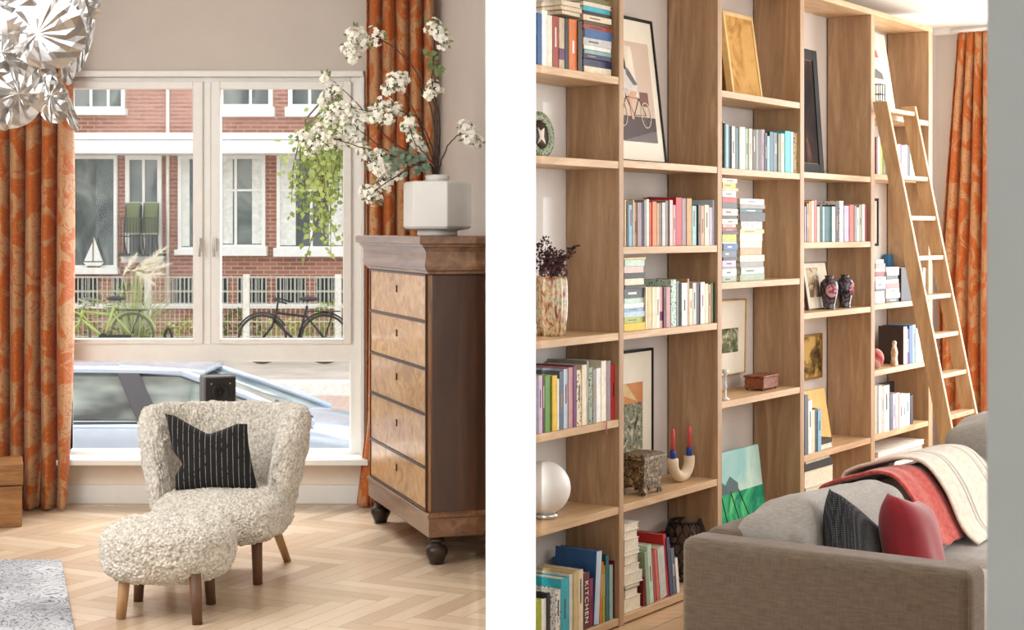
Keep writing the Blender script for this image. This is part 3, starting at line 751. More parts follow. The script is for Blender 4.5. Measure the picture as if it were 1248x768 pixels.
# ---- hexagonal vase and blossom branches
VP = Vector((xs(533, 7.2), 7.2, 1.4305))
va = thing('hexagonal_vase', 'large grey white hexagonal ceramic vase on the chest of drawers', 'vase', VP, math.radians(-71))
CER = plain((214, 212, 206), .5, var=.02, scale=5, name='grey_white_ceramic')
bd = MB().lathe([(.09, .022), (.148, .03), (.158, .042), (.158, .235), (.150, .243), (.06, .246)], 6, smooth=False).build('body', CER, va, bevel=.004)
MB().lathe([(.088, 0), (.092, .004), (.09, .024), (.07, .026)], 32).build('foot_ring', CER, va)
MB().lathe([(.052, .24), (.054, .27), (.048, .274), (.044, .27), (.044, .2)], 32).build('neck', CER, va)
BARK = plain((70, 50, 42), .8, name='dark_bark'); PET = plain((244, 240, 224), .7, var=.02, name='white_petal')
TL = leafmat((130, 150, 96), 'branch_leaf'); TL2 = leafmat((150, 172, 150), 'grey_green_leaf')
def bp(px, py, dd=0.0): 
    D = 7.2+dd; return P(px, py, D)
branches = [
 ('long branch arching up over the curtain to a white cluster at its left tip', [(533,212,0),(531,165,0),(522,122,.02),(503,82,.04),(478,56,.06),(455,46,.06),(440,44,.06)], [(434,42,13),(458,44,13),(428,58,12),(444,52,10),(430,72,7)], []),
 ('upright branch ending in white blossom against the dark curtain edge', [(534,212,0),(532,150,0),(527,115,.0),(528,80,0),(533,45,0),(536,34,0)], [(528,33,11),(541,50,11),(536,40,8)], [(529,76),(526,66),(533,84)]),
 ('twig with a pale green bloom beside the dark curtain edge', [(534,212,.02),(536,150,.03),(530,118,.03),(528,108,.03)], [(529,108,11),(524,116,7)], []),
 ('short branch reaching right to a drooping white cluster', [(535,212,0),(540,190,-.02),(550,172,-.03),(563,163,-.03),(580,165,-.03)], [(566,156,10),(574,164,11),(582,174,8),(570,168,8)], []),
 ('long thin branch reaching furthest left over the window corner', [(530,212,0),(512,192,.02),(482,176,.04),(455,150,.08),(428,118,.1),(405,98,.1),(393,90,.1)], [(397,96,9),(402,118,11),(412,108,7),(394,124,7)], []),
 ('branch spreading left into the densest white blossom before the pane', [(530,212,0),(505,196,0),(470,182,.02),(440,160,.03),(420,140,.05),(404,134,.05)], [(412,134,15),(428,132,13),(420,148,13),(402,146,10),(440,146,10)], []),
 ('low branch with grey green bloom in front of the street tree', [(528,212,-.02),(500,200,-.03),(465,186,-.04),(430,176,-.04),(400,168,-.02),(380,170,0)], [(398,170,12),(382,178,13),(388,160,10),(372,166,10),(415,172,12),(432,168,11)], []),
 ('horizontal branch crossing the curtain with white bloom in its middle', [(531,212,0),(524,172,0),(505,140,0),(470,136,0),(440,134,.02),(425,128,.02)], [(466,128,13),(474,142,12),(460,142,11),(484,134,9),(452,136,9)], []),
 ('short branch with an upright white spike of blossom before the curtain', [(532,212,-.03),(520,190,-.05),(505,172,-.05),(497,148,-.05)], [(498,148,9),(501,160,10),(506,172,10),(515,180,7),(496,154,8)], []),
 ('drooping branch with the lowest white cluster beside the vase', [(530,212,-.04),(510,200,-.06),(485,214,-.07),(466,226,-.07),(452,238,-.07)], [(455,240,13),(447,234,9),(468,222,12),(476,212,11),(462,204,11),(486,214,7)], []),
 ('branch with a greenish cream umbel high in front of the curtain', [(531,212,.02),(515,160,.03),(500,125,.03),(488,104,.03)], [(484,100,14),(474,106,10),(492,96,8)], []),
 ('branch with white clusters at mid height left of the vase', [(530,212,-.03),(500,190,-.04),(470,190,-.05),(448,200,-.05)], [(452,196,12),(464,190,10),(446,186,10),(470,200,9),(440,178,9)], [(480,190),(492,196)]),
]
def flower(mb, c, r, nrm):
    nrm = nrm.normalized(); a = nrm.cross(Vector((.3, .2, 1))).normalized(); b = nrm.cross(a)
    p0 = random.random()*6
    for i in range(5):
        t = p0+2*PI*i/5; d = a*math.cos(t)+b*math.sin(t); e = a*math.cos(t+PI/2)+b*math.sin(t+PI/2)
        q = [c, c+d*r*.55+e*r*.36+nrm*r*.15, c+d*r+e*r*.12+nrm*r*.05, c+d*r-e*r*.12+nrm*r*.05, c+d*r*.55-e*r*.36+nrm*r*.15]
        mb.add(q, [(0, 1, 2, 3, 4)])
for lab, pts, cl, lv in branches:
    base = VP+Vector((0, 0, .24)); 
    t = thing('blossom_branch', lab, 'flowering branch', base, 0, 'blossom branches in the hexagonal vase')
    pw = [Vector((VP.x+random.uniform(-.02, .02), VP.y+random.uniform(-.02, .02), VP.z+.10)) - base]
    neck = bp(pts[0][0], pts[0][1]-4, 0)-base; neck.x = max(-.03, min(.03, neck.x)); neck.z = .045; neck.y = max(-.03, min(.03, neck.y)); pw.append(neck)
    ctl = [bp(*p)-base for p in pts[1:]]
    allp = pw+ctl; sm_ = []
    for i in range(len(allp)-1):
        p0 = allp[max(0, i-1)]; p1 = allp[i]; p2 = allp[i+1]; p3 = allp[min(len(allp)-1, i+2)]
        for k in range(5):
            u = k/5; sm_.append(.5*((2*p1)+(p2-p0)*u+(2*p0-5*p1+4*p2-p3)*u*u+(3*p1-p0-3*p2+p3)*u**3)+Vector((random.gauss(0, .0015), random.gauss(0, .0015), random.gauss(0, .0015))))
    sm_.append(allp[-1]); n = len(sm_)
    stem = MB().tube(sm_, [.0052*(1-.75*i/n) for i in range(n)], 6)
    fb = MB(); lb_ = MB()
    for (px, py, r) in cl:
        c = bp(px, py, random.uniform(-.04, .04))-base
        near = min(sm_, key=lambda q: (q-c).length); stem.tube([near, near.lerp(c, .6)+Vector((0, 0, .008)), c], [.002, .0016, .0012], 4)
        R = r*7.2/F
        for i in range(int(15+r*1.6)):
            d = Vector((random.gauss(0, 1), random.gauss(0, 1), random.gauss(0, 1))).normalized()
            p = c+d*R*random.uniform(.35, 1.05); stem.tube([c, p], [.001, .0007], 3)
            flower(fb, p, random.uniform(.010, .0155), d+Vector((0, -.6, .2)))
        for i in range(5):
            d = Vector((random.gauss(0, 1), random.gauss(0, 1), random.gauss(0, 1))).normalized(); e = d.cross(Vector((0, 1, .3))).normalized(); p = c+d*R*.7
            lb_.add([p, p+d*.012+e*.007, p+d*.028, p+d*.012-e*.007], [(0, 1, 2, 3)])
    for (px, py) in lv:
        for i in range(7):
            c = bp(px, py)-base+Vector((random.gauss(0, .008), random.gauss(0, .01), random.gauss(0, .008)))
            d = Vector((random.gauss(0, 1), random.gauss(0, .4), random.gauss(-.2, .8))).normalized(); e = d.cross(Vector((0, 1, .3))).normalized()
            lb_.add([c, c+d*.016+e*.011, c+d*.036, c+d*.016-e*.011], [(0, 1, 2, 3)])
    stem.build('stem', BARK, t); fb.build('blossom', PET, t); lb_.build('leaves', TL, t)
gl = thing('foliage_sprig', 'pale grey green leafy sprig low over the vase rim', 'foliage', VP+Vector((0, 0, .24)), 0)
lb_ = MB(); stem = MB().tube([(-.01, 0, -.1), (-.02, -.02, .05), (-.08, -.05, .1), (-.16, -.07, .12)], [.004, .004, .003, .001], 6)
for i in range(70):
    u = random.random(); c = Vector((-.04, -.03, .06)).lerp(Vector((-.20, -.08, .11)), u)+Vector((random.gauss(0, .012), random.gauss(0, .012), random.gauss(0, .022)))
    d = Vector((random.gauss(-.3, .8), random.gauss(-.3, .5), random.gauss(0, .8))).normalized(); e = d.cross(Vector((.1, 1, .3))).normalized()
    lb_.add([c, c+d*.02+e*.011, c+d*.04, c+d*.02-e*.011], [(0, 1, 2, 3)])
stem.build('stem', BARK, gl); lb_.build('leaves', TL2, gl)

# ---- curtains
def curtain_mat():
    x = NT('orange_damask'); 
    tc = x.n('ShaderNodeUVMap'); mp = x.n('ShaderNodeMapping'); x.L(tc.outputs[0], mp.inputs[0])
    v = mp.outputs[0]
    big = x.noise(v, 5.0, 3, .5, 1.6); med = x.noise(v, 7.5, 1, .5, 2.6)
    a = x.m_('ABSOLUTE', x.m_('SUBTRACT', x.m_('FRACT', x.m_('MULTIPLY', med, 6.0)), .5))
    scroll = x.m_('LESS_THAN', a, .09)
    patch = x.ramp(big, [(.47, (0, 0, 0)), (.51, (255, 255, 255))])
    base = x.mix(patch, (190, 96, 32), (200, 154, 108))
    scol = x.mix(patch, (206, 138, 74), (176, 92, 40))
    x.color(x.mix(x.m_('MULTIPLY', scroll, .75), base, scol))
    x.b.inputs['Roughness'].default_value = .75; x.b.inputs['Sheen Weight'].default_value = .15
    tl = x.n('ShaderNodeBsdfTranslucent'); tl.inputs[0].default_value = rgb((222, 128, 56)); mx = x.n('ShaderNodeMixShader'); mx.inputs[0].default_value = .16
    x.L(x.b.outputs[0], mx.inputs[1]); x.L(tl.outputs[0], mx.inputs[2]); x.L(mx.outputs[0], x.t.nodes['Material Output'].inputs[0]); return x.m
DAM = curtain_mat()
def curtain(name, label, M, xa, xb, ztop, zbot, folds, amp, wfun, cloth, seed=0, header=0.0, shift=None):
    """hangs in local x,z; wfun(v)->(centre shift, width factor); v=0 top"""
    t = thing(name, label, 'curtain', M @ Vector(((xa+xb)/2, 0, zbot)), M.to_euler().z)
    nu, nv = folds*14+1, 60; rnd = random.Random(seed); ph = [rnd.uniform(-.9, .9) for _ in range(folds*2+4)]
    am = [rnd.uniform(.7, 1.25) for _ in range(folds*2+4)]
    vs, fs, uv = [], [], []
    for i in range(nu):
        u = i/(nu-1)
        for j in range(nv):
            v = j/(nv-1); sh, wf = wfun(v)
            k = u*folds; ki = int(min(k, folds-1e-6)); kf = k-ki
            am_ = am[ki]*(1-kf)+am[ki+1]*kf
            drift = math.sin(v*3+ph[ki]*2)*.12*v+math.sin(v*7+ki)*.03
            a = 2*PI*(k+drift)
            pinch = min(1, .35+v*5) if header else 1
            y = amp*am_*pinch*math.copysign(abs(math.sin(a))**.8, math.sin(a))+.25*amp*math.sin(2*a+ph[ki])*v
            x_ = (xb-xa)*wf*(u-.5)+sh+.35*amp*math.cos(a)*.6
            z = (ztop-zbot)*(1-v)
            if v > .93: y -= (v-.93)*.5*(1+.4*math.sin(a)); 
            vs.append((x_, y, z)); uv.append((u*cloth, (1-v)*(ztop-zbot)))
    for i in range(nu-1):
        for j in range(nv-1): fs.append((i*nv+j, i*nv+j+1, (i+1)*nv+j+1, (i+1)*nv+j))
    mb = MB().add(vs, fs, None, True); o = mb.build('drape', DAM, t)
    ul = o.data.uv_layers.new(name='UVMap')
    for l in o.data.loops: ul.data[l.index].uv = uv[l.vertex_index]
    m = o.modifiers.new('sub', 'SUBSURF'); m.levels = 1; m.render_levels = 1
    m = o.modifiers.new('thick', 'SOLIDIFY'); m.thickness = .003
    hd = MB(); hd.tube([((xa-xb)/2*wfun(0)[1], 0, ztop-zbot+.012), ((xb-xa)/2*wfun(0)[1], 0, ztop-zbot+.012)], .012, 8)
    hd.build('curtain_rail', WHITE, t)
    return t
ML = Matrix.Translation((0, 8.38, 0))
curtain('curtain', 'orange patterned floor-length curtain left of the armchair window', ML, xs(-12, 8.38), xs(84, 8.38), 2.9, .01, 5, .078,
        lambda v: (.0, 1.0+.02*math.sin(v*5)), 1.3, 3)
curtain('curtain', 'orange patterned curtain hanging behind the tall chest of drawers', Matrix.Translation((0, 8.42, 0)), xs(445, 8.42), xs(527, 8.42), 2.9, .01, 5, .040,
        lambda v: (-.0-.05*max(0, v-.85)*6, 1.0+.1*max(0, v-.8)), 1.1, 8)

# ---- wooden chest, rug, speaker
bx = thing('wooden_box', 'low honey brown wooden chest at the foot of the left curtain', 'chest', (-2.83, 7.87, 0), math.radians(18))
OAKB = wood('honey_oak', (120, 78, 38), (168, 120, 68), 'x', .8, .45)
MB().box(-.4, .4, -.15, .15, 0, .2).build('body', OAKB, bx, bevel=.004)
MB().box(-.405, .405, -.155, .155, .205, .31).build('lid', OAKB, bx, bevel=.006)
rug = MB().prism([(-1.976, 7.02), (-1.46, 5.4), (-3.2, 5.1), (-3.1, 7.03)], .001, .010)
x = NT('marbled_rug_pile'); v = x.coord((1, 1, 1)); n1 = x.noise(v, 5.5, 5, .55, 2.4)
a = x.m_('ABSOLUTE', x.m_('SUBTRACT', x.m_('FRACT', x.m_('MULTIPLY', n1, 9)), .5)); n2 = x.noise(v, 2.0, 3)
x.color(x.mix(x.m_('MULTIPLY', x.m_('LESS_THAN', a, .12), .85), x.ramp(n2, [(.35, (148, 150, 154)), (.6, (196, 197, 200))]), (70, 70, 76)))
tag(rug.build('rug', x.set(.8), bevel=.002), 'pale grey rug with branching vein pattern on the herringbone floor', 'rug')
sp_ = thing('speaker', 'black box loudspeaker on the window sill behind the armchair', 'loudspeaker', (xs(263, 8.46), 8.50, .2525), math.radians(24))
BLK = plain((26, 25, 25), .55, name='black_speaker_cloth'); GRYB = plain((96, 94, 92), .35, name='grey_speaker_cabinet')
MB().box(-.085, .085, -.07, .045, 0, .435).build('cabinet', GRYB, sp_, bevel=.006)
MB().box(-.078, .078, -.076, -.070, .008, .427).build('front_baffle', BLK, sp_, bevel=.002)
for z_, r in ((.35, .045), (.20, .05)):
    MB().lathe([(r, 0), (r, .006), (r*.85, .006), (r*.35, -.004), (.001, .004)], 24, Matrix.Translation((0, -.076, z_)) @ Matrix.Rotation(PI/2, 4, 'X')).build('driver', plain((14, 14, 15), .4), sp_)
for x_, z_ in ((-.05, .395), (.05, .395), (-.05, .29), (.05, .29)):
    MB().ball((x_, -.078, z_), .004, 8, 6).build('screw', STEEL, sp_)

# ---- foil pendant lamp
foil = NT('crinkled_silver_foil'); f1 = foil.noise(foil.coord(), 12, 3, .5, 1.5)
foil.color(foil.ramp(f1, [(.3, (184, 180, 176)), (.7, (226, 224, 222))])); foil.set(.2, .85)
tl = foil.n('ShaderNodeBsdfTranslucent'); tl.inputs[0].default_value = rgb((240, 238, 234)); mx = foil.n('ShaderNodeMixShader'); mx.inputs[0].default_value = .16
foil.L(foil.b.outputs[0], mx.inputs[1]); foil.L(tl.outputs[0], mx.inputs[2]); foil.L(mx.outputs[0], foil.t.nodes['Material Output'].inputs[0])
FOIL = foil.m
LD = 4.8; LC = P(5, 30, LD)
la = thing('pendant_lamp', 'silver pendant lamp of overlapping crinkled foil discs at top left', 'lamp', LC)
def disc(px, py, rx, ry, rot, tx, tz, dd, n=13, seed=0):
    rnd = random.Random(seed); c = P(px, py, LD+dd)-LC; k = LD/F
    Mx = Matrix.Translation(c) @ Matrix.Rotation(math.radians(tz), 4, 'Z') @ Matrix.Rotation(math.radians(tx), 4, 'X') @ Matrix.Rotation(math.radians(rot), 4, 'Y')
    N = n*2; offs = [rnd.uniform(-1, 1) for _ in range(N)]; ja = [rnd.uniform(-.4, .4)/N for _ in range(N)]
    ox, oz = rnd.uniform(-.25, .25), rnd.uniform(-.25, .25); sd_ = rnd.uniform(0, 50)
    def fn(u, v):
        i = int(round(u*N)) % N; a = 2*PI*(u+ja[i]); r = v
        X_, Z_ = r*math.cos(a)+ox*(1-r), r*math.sin(a)+oz*(1-r)
        nz = noise.noise(Vector((X_*2.2+sd_, Z_*2.2, sd_)))*.34+noise.noise(Vector((X_*6+sd_, Z_*6, sd_)))*.12
        y = (1 if i % 2 else -1)*(.05+.05*abs(offs[i]))*r*(.4+.6*math.sin(PI*min(1, r*1.1)))+nz*r+.16*r*r
        return (rx*k*X_, y*min(rx, ry)*k, ry*k*Z_)
    vs = MB(); vs.grid(fn, N, 6, closed_u=True, M=Mx, smooth=False)
    return vs.build('foil_disc', FOIL, la, solid=.0006)
discs = [(55, 38, 46, 44, 5, 0, 0, -.12), (12, 118, 40, 44, 20, 20, 15, -.08), (62, 122, 22, 30, 0, 15, -10, 0), (80, 128, 8, 36, -24, 10, 20, .02),
         (2, 62, 30, 34, 0, -15, 25, -.05), (10, 12, 44, 30, 0, 25, 10, -.02), (86, 22, 20, 34, 15, 0, 30, -.03), (104, 44, 9, 46, 12, 0, 10, .06),
         (96, 4, 28, 26, 0, 30, -20, .05), (84, 74, 12, 30, 0, 0, 50, .0), (38, 94, 34, 26, 10, 35, 0, .05), (-25, 90, 50, 44, 0, 0, 30, 0),
         (40, -22, 60, 40, 0, -30, 0, 0), (-20, 10, 46, 50, 0, 10, -30, .08), (-50, 40, 44, 50, 0, 0, 60, .1), (30, 60, 30, 30, 0, -20, -30, .10), (62, 5, 30, 24, 0, -25, 20, .08)]
for i, d_ in enumerate(discs): disc(*d_, seed=i)
MB().ball((0, 0, 0), .05, 16, 10).build('bulb', WHITE, la)
MB().tube([(0, 0, .04), (0, 0, 2.95-LC.z)], .004, 6).build('cord', WHITE, la)
MB().lathe([(.05, 0), (.05, .02), (.02, .03)], 20, Matrix.Translation((0, 0, 2.92-LC.z))).build('ceiling_rose', WHITE, la)

# added out-of-view ceiling spotlight, put in to whiten the end of the partition
fs_ = thing('added_spotlight', 'added unseen black ceiling spotlight that brightens the white wall end', 'lamp', (-.003, 2.3, 2.45))
bl_ = MB(); bl_.box(-.06, .06, -.16, -.04, -.05, .07).build('housing', BLK, fs_, bevel=.004)
MB().tube([(0, -.1, .07), (0, -.1, .17)], .012, 8).build('stem', BLK, fs_)
MB().box(-.2, -.0050, .148, .152, -.36, .10).build('shutter_blade', BLK, fs_)  # added blades trim the beam to the width of the wall end
MB().box(.0050, .2, .148, .152, -.36, .10).build('shutter_blade', BLK, fs_)
MB().box(-.09, -.085, -.05, .148, -.05, .10).box(.085, .09, -.05, .148, -.05, .10).build('shutter_arm', BLK, fs_)

# ================================================================== BOOKCASE (local x along the wall, y into its depth)
BD = .228
OAKV = wood('bookcase_oak_upright', (160, 126, 92), (200, 166, 130), 'z', .8, .55)
OAKH = wood('bookcase_oak_shelf', (186, 148, 106), (222, 190, 150), 'x', .8, .5)
bc = thing('bookcase', 'tall oak open bookcase covering the whole wall of the right room', 'bookcase', (OX, OY, 0), RA)
pans = [(754.6, 760.2), (874.8, 880), (975.4, 980.2), (1061.6, 1066.2), (1131.8, 1136.4)]
PT = [(tfx(a), tfx(b)) for a, b in pans]
for a, b in PT: MB().box(a, b, 0, BD, .0, 2.515).build('side_panel', OAKV, bc, bevel=.0012, seg=1)
xa0 = (.0055-OX)/DX; xa1 = (.0055-OX+DY*BD)/DX
MB().prism([(xa0, 0), (PT[-1][1], 0), (PT[-1][1], BD), (xa1, BD)], 2.515, 2.542).build('top_panel', OAKH, bc)
BAY = {'A': (xa0, PT[0][0]), 'B': (PT[0][1], PT[1][0]), 'C': (PT[1][1], PT[2][0]), 'D': (PT[2][1], PT[3][0]), 'E': (PT[3][1], PT[4][0])}
MID = {'A': 704, 'B': 817, 'C': 928, 'D': 1021, 'E': 1099}
SH = {'A': [86, 193, 411, 521, 632], 'B': [199, 300, 399.5, 600], 'C': [117.5, 208, 342, 481], 'D': [212.5, 295, 378, 545], 'E': [142, 214.5, 368, 446, 522]}
Z = {}
for k, ys in SH.items():
    a, b = BAY[k]
    for i, py in enumerate(ys+[None]):
        z = zat(MID[k], py) if py else .034
        Z[k+str(i+1)] = z; th = .027
        if k == 'A': m = MB().prism([(xa0, .002), (b, .002), (b, BD), (xa1, BD)], z-th, z)
        else: m = MB().box(a, b, .002, BD, z-th, z)
        m.build('shelf', OAKH, bc, bevel=.001, seg=1)
Z['B6'] = Z['B5']; Z['A6'] = Z['A6']

PAL = dict(white=(236,232,226), cream=(228,214,184), ivory=(232,228,208), beige=(202,184,154), tan=(186,148,106), straw=(208,190,134), yellow=(226,188,44),
 ochre=(192,138,60), orange=(222,118,42), red=(186,30,34), brick=(164,62,44), coral=(206,98,88), maroon=(92,28,36), crimson=(126,22,34), pink=(226,184,178),
 rose=(192,140,140), magenta=(150,30,80), purple=(104,46,96), lilac=(190,176,200), mauve=(146,122,132), navy=(30,38,84), blue=(44,94,152), sky=(130,182,212),
 paleblue=(188,208,222), slate=(86,100,116), teal=(36,88,98), turquoise=(48,176,192), aqua=(142,188,184), mint=(186,216,198), sage=(150,166,140), green=(84,142,60),
 lime=(172,186,60), olive=(108,108,50), bottle=(34,58,44), brown=(98,68,48), cocoa=(52,36,28), taupe=(130,116,102), grey=(142,140,136), silver=(196,196,192),
 charcoal=(54,56,60), black=(22,22,25))
CN = dict(paleblue='pale blue', brick='brick red', sky='sky blue', bottle='bottle green', cocoa='dark brown', silver='pale grey', aqua='pale teal')
ORD = ['first','second','third','fourth','fifth','sixth','seventh','eighth','ninth','tenth','eleventh','twelfth','thirteenth','fourteenth','fifteenth','sixteenth',
 'seventeenth','eighteenth','nineteenth','twentieth','twenty-first','twenty-second','twenty-third','twenty-fourth','twenty-fifth','twenty-sixth','twenty-seventh',
 'twenty-eighth','twenty-ninth','thirtieth','thirty-first']
PAGE = plain((232, 222, 200), .9, var=.05, scale=60, name='book_pages')
def speck(c):
    key = ('sp', c)
    if key in _pm: return _pm[key]
    x = NT('patterned_cover'); vo = x.n('ShaderNodeTexVoronoi'); vo.inputs['Scale'].default_value = 90; x.L(x.coord(), vo.inputs['Vector'])
    d = tuple(max(0, q-110) for q in c)
    x.color(x.ramp(vo.outputs['Distance'], [(.30, d), (.38, c)])); _pm[key] = x.set(.5); return x.m
def bmat(c, pat): return speck(PAL[c]) if pat else plain(PAL[c], .5, var=.07, scale=30)
rb = random.Random(11)
def book_parts(t, x1, d, h, c, pat=False, pages_out=False, flat=False, band=None):
    """upright: x thickness, z height; flat: x length, z thickness"""
    b = .0018; m = MB(); pg = MB()
    if not flat:
        m.box(0, b, 0, d, 0, h).box(x1-b, x1, 0, d, 0, h).box(b, x1-b, 0, b*1.3, 0, h)
        pg.box(b, x1-b, b*1.3, d-.004, .003, h-.004)
    else:
        s0, s1 = (d-b*1.3, d) if pages_out else (0, b*1.3)
        m.box(0, x1, 0, d, 0, b).box(0, x1, 0, d, h-b, h).box(0, x1, s0, s1, b, h-b)
        if pages_out: pg.box(.003, x1-.003, .003, d-b*1.3, b, h-b)
        else: pg.box(.003, x1-.003, b*1.3, d-.004, b, h-b)
    cv = m.build('cover', bmat(c, pat), t); pg.build('page_block', PAGE, t)
    r = rb.random()
    if not pages_out and (band or (r < .4 and (x1 if not flat else h) > .008)):
        bc_ = band or rb.choice(['white', 'black', 'cream', 'crimson', 'slate', 'ochre', 'ivory'] if sum(PAL[c]) < 420 else ['black', 'navy', 'brown', 'crimson', 'slate', 'charcoal', 'teal'])
        q = MB()
        if not flat:
            if band: q.box(-.0004, x1+.0004, -.0006, .001, h*.18, h*.40)
            else:
                w = x1*.11; z0 = h*rb.uniform(.3, .5); z1 = z0+h*rb.uniform(.2, .4); q.box(x1/2-w, x1/2+w, -.0006, .001, z0, z1)
        else:
            w = h*.11; z0 = x1*rb.uniform(.15, .35); z1 = z0+x1*rb.uniform(.25, .45); q.box(z0, z1, -.0006, .001, h/2-w, h/2+w)
        q.build('spine_title', plain(PAL[bc_], .5), t)
def size_word(th, h):
    return 'thick' if th > .028 else ('slim' if th < .013 else ('tall' if h > .25 else ('short' if h < .15 else 'medium')))
def row(zk, items, where, y=.012, dd=.15, grp=None, base=None):
    """items: (px0, px1, top py, colour[, flags, lean])"""
    z = Z[zk] if base is None else base; n = 0
    for it in items:
        p0, p1, py, c = it[:4]; fl = it[4] if len(it) > 4 else ''; lean = it[5] if len(it) > 5 else 0
        yy = y+rb.uniform(0, .008)
        t0, t1 = tfx(p0, -yy), tfx(p1, -yy); th = max(.005, t1-t0-.0006)
        h = (zat((p0+p1)/2, py, -yy)-z)
        if lean: h /= math.cos(math.radians(lean))
        d = min(BD-.02-yy, max(.10, min(dd+rb.uniform(-.01, .02), h*.78)))
        lab = '%s %s book, %s from left in row %s' % (size_word(th, h), ('patterned ' if 'p' in fl else '')+CN.get(c, c), ORD[n], where)
        zz = z+.0005+(th*abs(math.sin(math.radians(lean))) if lean > 0 else 0)
        o = thing('book', lab, 'book', Rw(t0, -yy, zz), 0, grp or 'upright books in the row '+where)
        o.rotation_euler = (0, math.radians(lean), RA)
        book_parts(o, th, d, h, c, 'p' in fl, band=('purple' if 'b' in fl else None))
        if 'z' in fl: MB().box(.001, th-.001, -.001, .001, .002, h-.002).build('pale_spine', plain(PAL['paleblue'], .5), o)
        if 's' in fl: MB().box(.001, th-.001, -.001, .001, .002, h-.002).build('pale_spine', plain(PAL['pink'], .5), o)
        if 'K' in fl:
            cu_ = bpy.data.curves.new('kitchen', 'FONT'); cu_.body = 'KITCHEN'; cu_.size = th*.8; cu_.extrude = .0004; cu_.space_character = 1.15
            to = bpy.data.objects.new('tmp', cu_); COL.objects.link(to); dg = bpy.context.evaluated_depsgraph_get()
            me = bpy.data.meshes.new_from_object(to.evaluated_get(dg)); bpy.data.objects.remove(to)
            me.materials.clear(); me.materials.append(plain((238, 232, 222), .5))
            tt = bpy.data.objects.new('spine_title', me); COL.objects.link(tt); tt.parent = o; tt['label'] = 'white lettering down the maroon spine'
            tt.rotation_euler = (PI/2, PI/2, 0); tt.location = (th*.24, -.0012, h*.86)
        n += 1
def stack(zk, p0, p1, items, where, y=.012, d=.17, z0=None, grp=None):
    """items from the bottom: (thickness px, colour[, flags, dx0 px, dx1 px])"""
    z = (Z[zk] if z0 is None else z0)+.0005; n = 0; Ymid = Rw(tfx((p0+p1)/2), 0)[1]
    for it in items:
        tp, c = it[:2]; fl = it[2] if len(it) > 2 else ''; a0 = it[3] if len(it) > 3 else rb.uniform(-1.5, 1.5); a1 = it[4] if len(it) > 4 else rb.uniform(-1.5, 1.5)
        th = tp*Ymid/F; yy = y+rb.uniform(0, .008)+.006
        q0 = max(p0+a0, p0); t0, t1 = tfx(q0, -yy), tfx(p1+a1, -yy)
        lab = '%s %s book, %s from bottom in %s' % ('thick' if th > .026 else ('thin' if th < .014 else 'medium'), CN.get(c, c), ORD[n], where)
        o = thing('book', lab, 'book', Rw(t0, -yy, z), RA+math.radians(rb.uniform(-1.6, 1.2)), grp or 'books lying in the '+where)
        book_parts(o, t1-t0, min(d+rb.uniform(-.02, .01), BD-.03-yy), th-.0006, c, 'p' in fl, 'w' in fl, True)
        z += th; n += 1
    return z

row('A1', [(655,660.5,16,'blue'),(661,667,13,'white'),(667.5,673,19,'ivory'),(673.5,681,20,'brick'),(681.5,688,22,'beige','b'),(688.5,693,23,'black'),(693.5,704,24,'orange'),(704.5,709.5,26,'cocoa')], 'on the topmost left shelf')
stack('A1', 711, 744.5, [(9,'cream'),(9,'navy'),(6,'navy','p'),(5,'aqua'),(5,'white'),(9,'silver'),(11,'blue'),(6,'brick'),(4,'brown'),(7,'cream'),(5,'black'),(6,'turquoise'),(5,'white','w'),(6,'olive')], 'tall topmost left pile')
zt = zat(690, 19, -.02)
stack('A1', 684, 709, [(5,'beige','w'),(6,'tan','w'),(6,'cream','w')], 'small pile atop upright books', z0=zt+.004)
row('A4', [(654.5,656,461,'lilac'),(656.5,661,458,'lilac'),(661.5,664,459,'maroon'),(664.5,670.5,458,'green'),(671,673,459,'olive'),(673.3,679,458,'yellow'),(679.3,681.5,462,'white'),(682,686.5,453,'slate'),(687,692.5,450,'paleblue'),(693,698.5,448,'rose'),(699,702.7,446,'purple'),(703,709,451,'cream','p'),(709.5,715,445,'cream'),(715.3,717.5,440,'grey'),(718,722.7,448,'sage','p'),(723,726.7,450,'grey'),(727,732.5,449,'white'),(733,739,440,'ivory'),(739.5,744.3,440,'mauve'),(745,750.5,445,'red')], 'above the white globe lamp', dd=.17)
row('A6', [(654,660,731,'lime'),(660.4,666.7,730,'white'),(667,670.5,724,'black'),(671,677,721,'silver','p'),(677.3,683.5,719,'white','p'),(684,693.5,705,'turquoise'),(694,699,700,'white'),(699.4,704.7,697,'straw'),(705,710.7,695,'cream'),(711,718.5,698,'maroon','K'),(719,723,705,'magenta'),(723.5,730,673,'blue','z',4.5),(731,733.5,686,'orange','',3.5),(734.5,737.5,690,'lime','',2),(738.5,742,677,'teal'),(743,747,689,'aqua'),(748,753.5,683,'crimson')], 'on the lowest left shelf', dd=.185)
row('B2', [(761.5,764,244,'cream'),(764.3,766.3,245,'black'),(766.6,771.5,250,'sky'),(772,773,244,'cream'),(773.3,776,247,'tan'),(777,782.7,247,'mauve'),(783,785,247,'navy'),(785.3,788,244,'grey'),(788.3,791,243,'ivory'),(791.5,795,247,'coral'),(795.4,800.2,246,'orange'),(800.6,803.7,248,'tan'),(804,806.8,248,'grey'),(807.1,811,247,'silver'),(811.3,813.8,245,'taupe'),(814,816,245,'black'),(816.3,820,244,'pink'),(820.3,823.6,250,'rose'),(824,831,241,'red'),(831.4,836.8,242,'mauve'),(837.2,843,242,'ochre'),(843.6,848.6,251,'aqua'),(848.9,851,250,'teal'),(851.3,854,250,'brown'),(854.3,858.6,251,'tan'),(859,864.2,250,'cream'),(864.5,868.5,253,'lilac'),(868.8,872.5,244,'paleblue')], 'beneath the cyclist picture', dd=.14)
